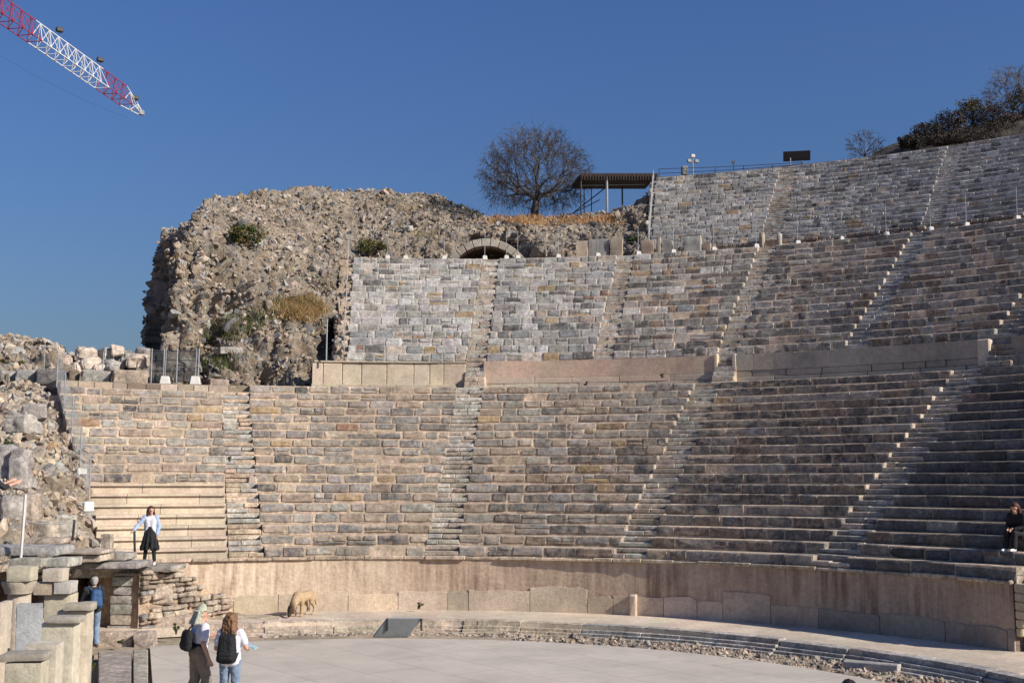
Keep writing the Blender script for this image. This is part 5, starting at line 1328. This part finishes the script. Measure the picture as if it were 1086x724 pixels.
# grass patches
def grass(name, label, pts, hts, cols_, n, lean=.35):
    mb = MB(); R_ = random.Random(n)
    for k in range(n):
        p = pts[R_.randrange(len(pts))]+np.array([R_.gauss(0, .12), R_.gauss(0, .12), -.03]); h = R_.uniform(*hts); a_ = R_.uniform(0, 6.28); w = R_.uniform(.008, .02); d = np.array([math.cos(a_), math.sin(a_), 0])
        tp = p+np.array([R_.gauss(0, lean*h), R_.gauss(0, lean*h), h]); mb.add([p-d*w, p+d*w, tp], [(0, 1, 2)], jc(R_.choice(cols_), .25))
    return tag(mb.build(name, 'leaf'), label, 'grass', kind='stuff')
def region_pts(G, polys, soft=.35):
    v = G.reshape(-1, 3)-CAM; d = v@fw; x = 543+F_PX*(v@rt)/d; y = 362-F_PX*(v@up)/d; out = []
    for (cx, cy, rx, ry, rot) in polys:
        dx, dy = x-cx, y-cy; c, s_ = math.cos(rot), math.sin(rot); u_, v_ = dx*c+dy*s_, -dx*s_+dy*c
        m = ((u_/rx)**2+(v_/ry)**2 < rng.uniform(1-soft*1.6, 1+soft, len(d))) & (d < 85); out.append(G.reshape(-1, 3)[m])
    return np.concatenate(out)
DRY = (.42, .25, .09); DRY2 = (.34, .22, .10); RED = (.36, .17, .07)
grass('dry_grass', 'golden dry grass on the ledge of the mound', region_pts(GM, [(318, 330, 26, 11, 0)]), (.2, .6), [DRY, DRY2, (.40, .29, .15), (.33, .25, .13)], 6500, .7)
grass('green_grass', 'dark green grass on the sloping ledge of the mound', region_pts(GM, [(250, 347, 42, 14, -.35), (237, 384, 20, 8, -.2), (305, 322, 24, 6, 0)]), (.15, .45), [OL, GRN, (.10, .10, .04)], 7500)
grass('crest_grass', 'orange brown dry grass along the crest under the tree', region_pts(GM, [(580, 234, 68, 5.5, 0), (650, 234, 14, 6, 0)]), (.12, .35), [RED, DRY, (.38, .2, .08)], 6500)
grass('mound_grass', 'scattered tufts of dry grass on the mound', region_pts(GM, [(298, 217, 10, 4, 0), (190, 278, 10, 5, 0), (350, 235, 8, 4, 0), (412, 212, 16, 4, 0), (462, 216, 12, 5, 0), (365, 285, 9, 6, -.4), (455, 250, 22, 5, 0), (500, 225, 10, 4, .5), (345, 300, 10, 8, 0), (430, 222, 14, 4, 0)]), (.1, .35), [OL, DRY2, YG], 3500)
# ------------------------------------------------------------------ people and dog
def remesh(mb, name, mat, parent, vox=.011, smooth=4, colfn=None, noise_amp=0):
    me = bpy.data.meshes.new('tmp'); me.from_pydata(np.concatenate(mb.V).tolist(), [], mb.F)
    o = bpy.data.objects.new('tmp', me); ts = bpy.data.scenes.new('tmp'); ts.collection.objects.link(o)
    r = o.modifiers.new('r', 'REMESH'); r.mode = 'VOXEL'; r.voxel_size = vox
    s_ = o.modifiers.new('s', 'SMOOTH'); s_.iterations = smooth; s_.factor = .5
    ts.view_layers[0].update(); dg = ts.view_layers[0].depsgraph; m2 = bpy.data.meshes.new_from_object(o.evaluated_get(dg))
    bpy.data.objects.remove(o); bpy.data.meshes.remove(me); bpy.data.scenes.remove(ts)
    m2.name = name; m2.shade_smooth()
    if noise_amp:
        co_ = np.empty(len(m2.vertices)*3, np.float32); m2.vertices.foreach_get('co', co_); nn_ = np.empty_like(co_); m2.vertex_normals.foreach_get('vector', nn_)
        co_ = co_.reshape(-1, 3); am_ = np.array([mnoise.noise(Vector(c_)*22) for c_ in co_])[:, None]*noise_amp
        m2.vertices.foreach_set('co', (co_+nn_.reshape(-1, 3)*am_).astype(np.float32).ravel()); m2.update()
    m2.materials.clear(); m2.materials.append(M[mat])
    if colfn:
        a = m2.color_attributes.new('Col', 'FLOAT_COLOR', 'POINT')
        a.data.foreach_set('color', np.array([(*colfn(v.co), 1) for v in m2.vertices], np.float32).ravel())
    ob = bpy.data.objects.new(name, m2); COL.objects.link(ob); ob.parent = parent; return ob
def V3(*a): return np.array(a, float)
def person(label, loc, rotz, H=1.7, head_turn=0, head_tilt=0, arms=None, legs=None, lean=0, build=1.0, sit=False):
    """local frame: +y is forward, +x the person's right; returns (root, joints)"""
    e = local_empty('person', loc, label, 'person', rotz=rotz); k = H/1.7
    J = dict(pel=V3(0, 0, .93), wai=V3(0, .01+lean*.4, 1.08), che=V3(0, lean, 1.28), nek=V3(0, lean*1.25, 1.43), hed=V3(0, lean*1.5+.01, 1.585))
    for s, sg in (('R', 1), ('L', -1)):
        J['sh'+s] = V3(sg*.175*build, lean*1.1, 1.385); J['el'+s] = V3(sg*.225*build, lean-.03, 1.12); J['wr'+s] = V3(sg*.23*build, lean+.06, .88)
        J['hp'+s] = V3(sg*.09, 0, .92); J['kn'+s] = V3(sg*.10, .02, .49); J['an'+s] = V3(sg*.10, -.02, .085)
    for d in (arms or {}), (legs or {}):
        for q, v in d.items(): J[q] = V3(*v)
    for q in J: J[q] = J[q]*k
    J['k'] = k; J['b'] = build; J['turn'] = head_turn; J['tilt'] = head_tilt
    mb = MB(); c = mb.capsule
    torso(mb, J, 0)
    c(J['nek']-V3(0, 0, .03)*k, .062*k, J['hed']-V3(0, -.0, .05)*k, .055*k)
    hm = headm(J)
    def hc(a, ra, b, rb): c(J['hed']+hm@(V3(*a)*k), ra*k, J['hed']+hm@(V3(*b)*k), rb*k, 14, 5)
    hc((0, -.015, .02), .088, (0, .012, .015), .086); hc((0, .0, .05), .078, (0, .01, -.0), .08); hc((0, .035, -.06), .052, (0, .06, -.075), .04)
    hc((0, .094, .01), .011, (0, .108, -.022), .016)       # nose
    hc((-.02, .088, -.052), .011, (.02, .088, -.052), .011)   # lips
    hc((-.034, .084, .03), .010, (.034, .084, .03), .010)     # brow
    for sg in (-1, 1): hc((sg*.086, -.01, .02), .016, (sg*.086, -.012, -.02), .013)
    for s in 'RL':
        limb_arm(mb, J, s, 0); hand(mb, J, s); leg(mb, J, s, 0)
    remesh(mb, 'body', 'skin', e, .0095*k, 3)
    for sg in (-1, 1):
        m1 = MB(); q = J['hed']+hm@(V3(sg*.032, .082, .012)*k); m1.capsule(q, .011*k, q+hm@(V3(0, .006, 0)*k), .010*k, 8, 3, (.02, .015, .012)); o = m1.build('eye', 'hair_dark', e)
    return e, J
def headm(J):
    t, u_ = J['turn'], J['tilt']; return rz(t)@np.array([[1, 0, 0], [0, math.cos(u_), -math.sin(u_)], [0, math.sin(u_), math.cos(u_)]])
def torso(mb, J, g, lo='pel', waist=1.0):
    k, b = J['k'], J['b']; c = mb.capsule
    def pair(a, b_, wa, wb, ra, rb):
        for sg in (-1, 1): c(J[a]+V3(sg*wa*k, 0, 0), (ra+g)*k, J[b_]+V3(sg*wb*k, 0, 0), (rb+g)*k)
    pair('pel', 'wai', .075*b, .06*b, .10, .092*waist); pair('wai', 'che', .06*b, .085*b, .092*waist, .105)
    c(J['shL']-V3(0, 0, .015)*k, (.062+g)*k, J['shR']-V3(0, 0, .015)*k, (.062+g)*k)
    c(J['che'], (.10+g)*k, J['nek']-V3(0, 0, .05)*k, (.06+g)*k)
def limb_arm(mb, J, s, g, upto=1.0):
    k = J['k']; mb.capsule(J['sh'+s], (.054+g)*k, J['el'+s], (.043+g)*k)
    if upto > 0: w = J['el'+s]+(J['wr'+s]-J['el'+s])*upto; mb.capsule(J['el'+s], (.043+g)*k, w, (.043-.014*upto+g)*k)
def leg(mb, J, s, g, a=0, b=1, flare=0):
    k = J['k']; mb.capsule(J['hp'+s], (.088+g)*k, J['kn'+s], (.06+g)*k)
    q = J['kn'+s]+(J['an'+s]-J['kn'+s])*b; mb.capsule(J['kn'+s], (.06+g)*k, q, (.044+g+flare)*k)
    if g == 0: mb.capsule(J['an'+s]+V3(0, -.02, -.045)*k, .034*k, J['an'+s]+V3(0, .13, -.055)*k, .027*k)
def hand(mb, J, s, curl=.5):
    k = J['k']; d = J['wr'+s]-J['el'+s]; d /= np.linalg.norm(d); w = J['wr'+s]; sg = 1 if s == 'R' else -1
    a = np.cross(d, V3(sg, 0, 0) if abs(d[0]) < .8 else V3(0, 0, 1)); a /= np.linalg.norm(a)       # across the palm
    nrm = np.cross(a, d)
    for o in (-.022, 0, .022): mb.capsule(w+a*o*.6*k, .017*k, w+(d*.075+a*o)*k, .015*k, 8, 3)
    for i, o in enumerate((-.032, -.011, .011, .031)):
        L_ = (.062, .078, .074, .056)[i]; p0 = w+(d*.08+a*o)*k; p1 = p0+(d*L_*.5+nrm*.008)*k; p2 = p1+(d*L_*.45*(1-curl*.5)+nrm*.03*curl)*k
        mb.capsule(p0, .0095*k, p1, .009*k, 7, 2); mb.capsule(p1, .009*k, p2, .0075*k, 7, 2)
    p0 = w+(d*.025+a*.026)*k; p1 = p0+(d*.03+a*.028+nrm*.012)*k; mb.capsule(p0, .012*k, p1, .0105*k, 7, 2); mb.capsule(p1, .0105*k, p1+(d*.03+a*.006+nrm*.012)*k, .009*k, 7, 2)
def shirt(J, e, mat, name='shirt', g=.014, sleeve=1.0, hem=-.02, waist=1.0):
    mb = MB(); torso(mb, J, g, waist=waist); k = J['k']
    for s in 'RL':
        if sleeve > 0: limb_arm(mb, J, s, g, sleeve)
        else: mb.capsule(J['sh'+s], (.056+g)*k, J['sh'+s]+(J['el'+s]-J['sh'+s])*.6, (.05+g*1.4)*k)
    for sg in (-1, 1): mb.capsule(J['pel']+V3(sg*.075*J['b'], 0, hem)*k, (.10+g)*k, J['wai']+V3(sg*.06, 0, 0)*k, (.092*waist+g)*k)
    return remesh(mb, name, mat, e, .012, 3, noise_amp=.006)
def trousers(J, e, mat, name='trousers', g=.018, flare=.012, b=.93):
    mb = MB(); k = J['k']
    for s in 'RL': leg(mb, J, s, g, b=b, flare=flare)
    for sg in (-1, 1): mb.capsule(J['pel']+V3(sg*.07*J['b'], -.005, 0)*k, (.104+g)*k, J['pel']+V3(sg*.065*J['b'], 0, .09)*k, (.098+g)*k)
    return remesh(mb, name, mat, e, .012, 3, noise_amp=.008)
def shoes(J, e, mat):
    k = J['k']
    for s in 'RL':
        mb = MB(); A = J['an'+s]; mb.capsule(A+V3(0, -.03, -.04)*k, .043*k, A+V3(0, .05, -.045)*k, .040*k); mb.capsule(A+V3(0, .05, -.045)*k, .040*k, A+V3(0, .16, -.053)*k, .030*k); mb.capsule(A+V3(0, -.02, -.03)*k, .044*k, A+V3(0, -.01, .02)*k, .046*k)
        remesh(mb, 'shoe', mat, e, .01, 2)
def hair(J, e, mat, length=.0, vol=.012, curly=0, back=True):
    k = J['k']; hm = headm(J); mb = MB(); h = J['hed']
    def hc(a, ra, b, rb): mb.capsule(h+hm@(V3(*a)*k), ra*k, h+hm@(V3(*b)*k), rb*k, 12, 4)
    hc((0, -.03, .035), .088+vol, (0, -.005, .045), .082+vol)
    hc((0, -.04, 0), .078+vol, (0, -.045, -.05), .062+vol)
    if length:
        for sx in (-.06, -.02, .02, .06): hc((sx, -.055, .0), .045+vol, (sx*1.5, -.06, -.08-length), .035+vol)
        for sg in (-1, 1): hc((sg*.075, -.02, .03), .03+vol*.6, (sg*.10, .0, -.06-length*.8), .026+vol*.6)
    return remesh(mb, 'hair', mat, e, .011, 2, noise_amp=.006+curly)
def backpack(J, e, label, mat, w=.30, h=.44, d=.17, drop=0, off=(0, 0), name='backpack'):
    """worn bag: own top-level thing in the wearer's frame"""
    bag = local_empty(name, e.location, label, 'backpack', rotz=e.rotation_euler[2]); k = J['k']; ctr = J['che']+V3(off[0], -.135-d/2, -.06-drop)*k
    mb = MB()
    for sx in (-1, 1):
        for zz, r_ in ((-.5, 1.0), (0.1, 1.0), (.5, .72)): pass
    for sx in (-.5, -.17, .17, .5): mb.capsule(ctr+V3(sx*(w-d*.9), 0, -h/2+d*.42)*k, d*.5*k, ctr+V3(sx*(w-d*1.1), .02, h/2-d*.5)*k, d*.44*k)
    remesh(mb, 'bag_body', mat, bag, .012, 3, noise_amp=.01)
    mb = MB(); mb.capsule(ctr+V3(-.25*w, -d*.42, -h*.2)*k, d*.22*k, ctr+V3(.25*w, -d*.42, -h*.2)*k, d*.22*k); mb.capsule(ctr+V3(-.25*w, -d*.42, -h*.32)*k, d*.22*k, ctr+V3(.25*w, -d*.42, -h*.32)*k, d*.22*k); remesh(mb, 'front_pocket', mat, bag, .012, 3)
    for s, sg in (('R', 1), ('L', -1)):
        mb = MB(); S_ = J['sh'+s]; pts = [ctr+V3(sg*w*.28, .06, h*.34)*k, S_+V3(-sg*.05, -.02, .082)*k, S_+V3(-sg*.045, .105, .0)*k, J['che']+V3(sg*.15, .09, -.12)*k, ctr+V3(sg*w*.42, .08, -h*.36)*k]
        mb.tube(pts, .017*k, (.1, .1, .1), 6); mb.build('strap', mat, bag)
    return bag
def foot_at(px, py, D): return at(px, py, D)
GRN_ = 0
def look(px, extra=0): return -math.atan2(*(lambda d: (d[0], d[1]))(ray(px, 500)))+extra    # rotz facing straight away from the camera at that pixel

# woman on the terrace
D = 31.6; b = at(158, 600, D); b[2] = 1.815
e, J = person('woman in light blue jacket and black skirt standing on the terrace edge', b, look(158)+math.pi-.1, 1.60, head_turn=.3, build=.9,
              arms=dict(elR=(.33, .06, 1.17), wrR=(.44, .2, 1.02), elL=(-.24, -.02, 1.12), wrL=(-.2, .05, .88)), legs=dict(anL=(-.15, .08, .085), knL=(-.12, .06, .5), anR=(.14, .02, .085)))
shirt(J, e, 'cloth_white', 'white_top', .010, .05, -.02, .92)
mb = MB(); k = J['k']
for s in 'RL': limb_arm(mb, J, s, .022, .95)
for sg in (-1, 1): mb.capsule(J['wai']+V3(sg*.10, -.03, -.08)*k, .075*k, J['che']+V3(sg*.11, -.02, .02)*k, .085*k); mb.capsule(J['che']+V3(sg*.11, -.02, .02)*k, .085*k, J['sh'+('R' if sg > 0 else 'L')], .075*k); mb.capsule(J['wai']+V3(sg*.04, -.06, -.08)*k, .06*k, J['che']+V3(sg*.05, -.06, .05)*k, .075*k)
remesh(mb, 'blue_jacket', 'cloth_lightblue', e, .012, 3, noise_amp=.008)
mb = MB()
for a_ in range(10):
    t_ = 2*math.pi*a_/10; mb.capsule(J['wai']+V3(.085*math.cos(t_), .06*math.sin(t_), .0)*k, .05*k, V3(.235*math.cos(t_), .18*math.sin(t_), .47)*k, .055*k, 8, 3)
remesh(mb, 'black_skirt', 'cloth_black', e, .016, 2, noise_amp=.012)
mb = MB()
for s in 'RL': leg(mb, J, s, .006, b=.9)
remesh(mb, 'leggings', 'cloth_black', e, .012, 2)
shoes(J, e, 'shoe_white'); hair(J, e, 'hair_red', .14, .012)

# man in the doorway, back view
b = at(97, 684, 28.6); b[2] = 0.0
e, J = person('man in dark jacket and jeans entering the low doorway, seen from behind', b, look(97)+.15, 1.74, head_turn=.1, arms=dict(elR=(.24, .08, 1.12), wrR=(.2, .28, 1.02), elL=(-.25, .06, 1.12), wrL=(-.2, .26, 1.0)), legs=dict(knR=(.11, .05, .49), anR=(.10, -.1, .085)))
shirt(J, e, 'cloth_charcoal', 'dark_jacket', .025); trousers(J, e, 'jeans'); shoes(J, e, 'shoe_brown'); hair(J, e, 'hair_grey', 0, .006)
mb = MB(); h = J['hed']; mb.capsule(h+V3(0, -.01, .075), .082, h+V3(0, .01, .085), .08); mb.capsule(h+V3(-.04, .09, .06), .018, h+V3(.04, .09, .06), .018); mb.capsule(h+V3(-.03, .13, .05), .012, h+V3(.03, .13, .05), .012); remesh(mb, 'cap', 'cloth_charcoal', e, .01, 2)
backpack(J, e, 'blue backpack worn by the man entering the doorway', 'bag_blue', .3, .46, .19, .04, (.03, 0))

# man with hat and camera
b = on_z(212, 730, 0.0); b = at(209, 733, 20.8); b[2] = 0.0
hy = look(213)-1.15
e, J = person('man in white shirt and neck flap hat holding a camera', b, hy, 1.81, head_turn=-.1, head_tilt=-.1, lean=.02, build=1.05,
              arms=dict(elL=(-.24, .10, 1.13), wrL=(-.10, .36, 1.22), elR=(.26, -.03, 1.12), wrR=(.27, .07, .87)), legs=dict(knR=(.10, .12, .50), anR=(.10, .02, .085), knL=(-.1, .0, .49), anL=(-.1, -.12, .10)))
shirt(J, e, 'cloth_white', 'white_shirt', .022, .0, .05); trousers(J, e, 'khaki', g=.03, flare=.03); shoes(J, e, 'shoe_brown'); hair(J, e, 'hair_grey', 0, .0)
mb = MB(); k = J['k']
for sg in (-1, 1): mb.capsule(J['pel']+V3(sg*.07, 0, .115)*k, .118*k, J['pel']+V3(sg*.07, 0, .13)*k, .118*k)
remesh(mb, 'belt', 'cloth_black', e, .014, 1)
mb = MB(); h = J['hed']; hm = headm(J)
def hp(*a): return h+hm@(V3(*a)*k)
mb.capsule(hp(0, -.01, .075), .094*k, hp(0, .0, .11), .078*k)
for a_ in range(16):
    t_ = 2*math.pi*a_/16; mb.capsule(hp(.09*math.cos(t_), .09*math.sin(t_), .075), .012, hp(.145*math.cos(t_), (.2 if math.sin(t_) > .2 else .15)*math.sin(t_), .055), .010, 6, 2)
for sx in (-.1, -.06, -.02, .02, .06, .1): mb.capsule(hp(sx*.9, -.09, .05), .016, hp(sx*1.4, -.15, -.17), .016, 6, 2)
for sg in (-1, 1):
    for q in (0, .035, .07): mb.capsule(hp(sg*.105, -.08+q, .05), .012, hp(sg*.15, -.12+q*.8, -.15), .013, 6, 2)
remesh(mb, 'sun_hat', 'hat_cloth', e, .012, 2, noise_amp=.006)
bag = local_empty('shoulder_bag', e.location, 'black sling bag on the back of the man with the hat', 'bag', rotz=hy)
mb = MB(); ctr = J['che']+V3(-.02, -.235, -.1)*k
for sx in (-.09, 0, .09): mb.capsule(ctr+V3(sx, 0, -.12), .085, ctr+V3(sx*.8, .02, .10), .075)
remesh(mb, 'bag_body', 'cloth_black', bag, .012, 3, noise_amp=.008)
mb = MB(); mb.tube([ctr+V3(-.1, .05, .12), J['shL']+V3(.03, -.02, .085)*k, J['che']+V3(-.03, .14, .02)*k, J['wai']+V3(.14, .08, .02)*k, ctr+V3(.12, .06, -.14)], .02, (.02, .02, .02), 6); mb.build('strap', 'cloth_black', bag)
cam_ = local_empty('photo_camera', e.location, 'black camera with neck strap in the raised hand of the man with the hat', 'camera', rotz=hy)
cc = J['wrL']+V3(.05, .12, .05); mb = MB(); mb.box(cc, (.14, .07, .10), (.02, .02, .02), None, .015); mb.box(cc+V3(0, 0, .06), (.06, .06, .04), (.02, .02, .02), None, .01); mb.build('camera_body', 'panel_black', cam_)
mb = MB(); mb.tube([cc+V3(0, .03, 0), cc+V3(0, .13, 0)], [.038, .034], (.02, .02, .02), 12); mb.build('lens', 'panel_black', cam_)
mb = MB(); mb.tube([cc+V3(.07, 0, .03), cc+V3(.11, .02, -.15), cc+V3(.1, .03, -.38), cc+V3(.05, .02, -.45), cc+V3(0, 0, -.3), cc+V3(-.06, 0, .02)], .011, (.02, .02, .02), 5); mb.build('neck_strap', 'cloth_black', cam_)

# woman with black backpack, back view
b = at(243, 738, 20.3); b[2] = 0.0; hy = look(242)-.28
e, J = person('woman with long curly brown hair in jeans and white shirt, seen from behind', b, hy, 1.75, head_turn=-.25, head_tilt=-.12, build=.93,
              arms=dict(elR=(.27, .02, 1.13), wrR=(.22, .27, 1.08), elL=(-.26, .03, 1.12), wrL=(-.2, .25, 1.02)), legs=dict(knL=(-.1, .03, .49)))
shirt(J, e, 'cloth_white', 'white_shirt', .02, .0, -.02); trousers(J, e, 'jeans', g=.014, flare=.004); shoes(J, e, 'shoe_brown'); hair(J, e, 'hair_brown', .15, .022, .016)
backpack(J, e, 'large black backpack worn by the woman in jeans', 'cloth_black', .34, .50, .20, .06)
pp = local_empty('folded_map', e.location, 'light blue folded paper held by the woman in jeans', 'paper', rotz=hy)
mb = MB(); mb.box(J['wrR']+V3(.04, .15, .02), (.2, .22, .012), (.4, .6, .7), np.array([[.9, 0, .43], [0, 1, 0], [-.43, 0, .9]]), .002); mb.box(J['wrR']+V3(.03, .15, .035), (.19, .21, .01), (.4, .6, .7), np.array([[.95, 0, .3], [0, 1, 0], [-.3, 0, .95]]), .002); mb.build('sheet', 'paper_blue', pp)

# person at the bottom edge (only the crown of the head shows)
b = at(900, 745, 13.4); b[2] = 0.0
e, J = person('person in dark clothes whose dark haired head just enters at the bottom', b, look(900), 1.80)
shirt(J, e, 'cloth_charcoal', 'dark_jacket', .02); trousers(J, e, 'jeans'); shoes(J, e, 'shoe_brown'); hair(J, e, 'hair_dark', 0, .004)
hz = J['hed'][2]+.13; dzz = (on_z(900, 716, 1)-CAM); tgt = at(900, 715, 13.4)
e.location = (tgt[0], tgt[1], 0.0)

# seated person in black at the right edge
rr = S1['R0']+2*S1['tread']; seat_z = S1['z0']+3*S1['rise']; th_ = th_px(1083, rr+.2, seat_z+.3)
b = P(th_, rr+.18, seat_z-.86); b = P(th_, rr+.2, seat_z-.845)
e, J = person('person in black sitting on the shaded seat rows at the right edge', b, (lambda v: math.atan2(-v[0], v[1]))(-rt*.8-fw*.55), 1.66, head_turn=.1, head_tilt=-.4, lean=.16,
              arms=dict(elR=(.22, .22, 1.1), wrR=(.1, .42, 1.05), elL=(-.22, .22, 1.1), wrL=(-.08, .42, 1.05)),
              legs=dict(knR=(.1, .46, .98), knL=(-.1, .46, .96), anR=(.1, .55, .60), anL=(-.1, .52, .60)))
shirt(J, e, 'cloth_black', 'black_coat', .028); trousers(J, e, 'cloth_black', 'black_trousers'); shoes(J, e, 'shoe_white'); hair(J, e, 'hair_red', .1, .012)

# person at the left edge, forearm in view
b = at(-16, 600, 24.5); b[2] = at(0, 574, 25.5)[2]-.02
e, J = person('person in dark top at the photo edge stretching a bare forearm over the terrace', b, look(-16)-1.1, 1.72, arms=dict(elR=(.24, .2, 1.2), wrR=(.16, .5, 1.3), elL=(-.22, .22, 1.2), wrL=(-.12, .52, 1.33)))
shirt(J, e, 'cloth_charcoal', 'dark_top', .02, .25); trousers(J, e, 'cloth_charcoal'); shoes(J, e, 'shoe_brown'); hair(J, e, 'hair_dark', 0, .006)

# dog, head down to the paving
b = at(322, 656.5, 33.6); b[2] = Z_BASE
dg_ = local_empty('dog', b, 'large tan dog with dark muzzle sniffing the walkway before the podium', 'dog', rotz=(lambda v: math.atan2(v[1], v[0]))(-fw*math.cos(.42)-rt*math.sin(.42)))
mb = MB(); c = mb.capsule                     # local +x is forward
c((-.28, 0, .57), .155, (.02, 0, .545), .16); c((.02, 0, .545), .16, (.28, 0, .53), .19); c((.28, 0, .48), .16, (.34, 0, .58), .15)
c((.34, 0, .58), .145, (.52, .01, .40), .12); c((.52, .01, .40), .12, (.63, .02, .27), .10)
c((.64, .02, .25), .105, (.68, .02, .20), .10); c((.70, .02, .17), .07, (.78, .03, .08), .052)
for sg in (-1, 1):
    c((.60, sg*.095, .31), .034, (.60, sg*.145, .20), .026)
    c((.28, sg*.11, .47), .10, (.26, sg*.115, .32), .062); c((.26, sg*.115, .32), .062, (.29, sg*.11, .17), .045); c((.29, sg*.11, .17), .045, (.27, sg*.11, .05), .04); c((.27, sg*.11, .038), .036, (.33, sg*.11, .03), .03)
    c((-.30, sg*.09, .56), .115, (-.22, sg*.11, .37), .068); c((-.22, sg*.11, .37), .065, (-.38, sg*.11, .22), .036); c((-.38, sg*.11, .22), .036, (-.34, sg*.11, .05), .032); c((-.34, sg*.11, .038), .036, (-.27, sg*.11, .03), .03)
c((-.40, 0, .62), .05, (-.54, .02, .48), .04); c((-.54, .02, .48), .04, (-.60, .03, .28), .028)
def dcol(v):
    t_ = np.clip((v.x-.55)/.14, 0, 1); base = np.array((.40, .285, .17)); dk = np.array((.05, .035, .025)); s_ = np.clip((v.z-.58)/.14, 0, 1)*.25
    return tuple((base*(1-s_)+np.array((.28, .19, .11))*s_)*(1-t_)+dk*t_)
remesh(mb, 'body', 'fur', dg_, .013, 3, dcol, .006)
for sg in (-1, 1):
    m1 = MB(); m1.capsule((.735, .02+sg*.062, .20), .011, (.74, .02+sg*.066, .198), .010, 8, 3, (.02, .02, .02)); m1.build('eye', 'hair_dark', dg_)
# ------------------------------------------------------------------ sky, sun, camera
EL, AZ = rad(31), rad(128.5)                       # azimuth measured from +Y towards +X
sd = np.array([math.sin(AZ)*math.cos(EL), math.cos(AZ)*math.cos(EL), math.sin(EL)])
sun = bpy.data.lights.new('sun', 'SUN'); sun.energy = 5.0; sun.angle = rad(.5); sun.color = (1, .93, .82)
so = bpy.data.objects.new('sun', sun); COL.objects.link(so); so.rotation_euler = Vector(-sd).to_track_quat('-Z', 'Y').to_euler()
w = bpy.data.worlds.new('World'); scene.world = w; w.use_nodes = True
nt = w.node_tree; bg = nt.nodes['Background']; sk = nt.nodes.new('ShaderNodeTexSky'); sk.sky_type = 'NISHITA'; sk.sun_disc = False
sk.sun_elevation = EL; sk.sun_rotation = AZ; sk.air_density = 2.0; sk.dust_density = 1.2; sk.ozone_density = 6.0; sk.altitude = 50
tint = nt.nodes.new('ShaderNodeMix'); tint.data_type = 'RGBA'; tint.blend_type = 'MULTIPLY'; tint.inputs[0].default_value = 1; tint.inputs[7].default_value = (.64, .84, 1.44, 1); L(nt, sk.outputs[0], tint.inputs[6]); L(nt, tint.outputs[2], bg.inputs[0]); bg.inputs[1].default_value = .0525
cd = bpy.data.cameras.new('camera'); co = bpy.data.objects.new('camera', cd); COL.objects.link(co)
cd.sensor_width = 36; cd.lens = F_PX/1086*36; cd.clip_end = 6000; cd.clip_start = .1
co.location = CAM; co.rotation_euler = Matrix(((rt[0], up[0], -fw[0]), (rt[1], up[1], -fw[1]), (rt[2], up[2], -fw[2]))).to_euler()
scene.camera = co
scene.view_settings.view_transform = 'Standard'; scene.view_settings.look = 'None'; scene.view_settings.exposure = .35; scene.view_settings.gamma = 1
for o in bpy.data.objects:
    if '_w' in o: del o['_w']
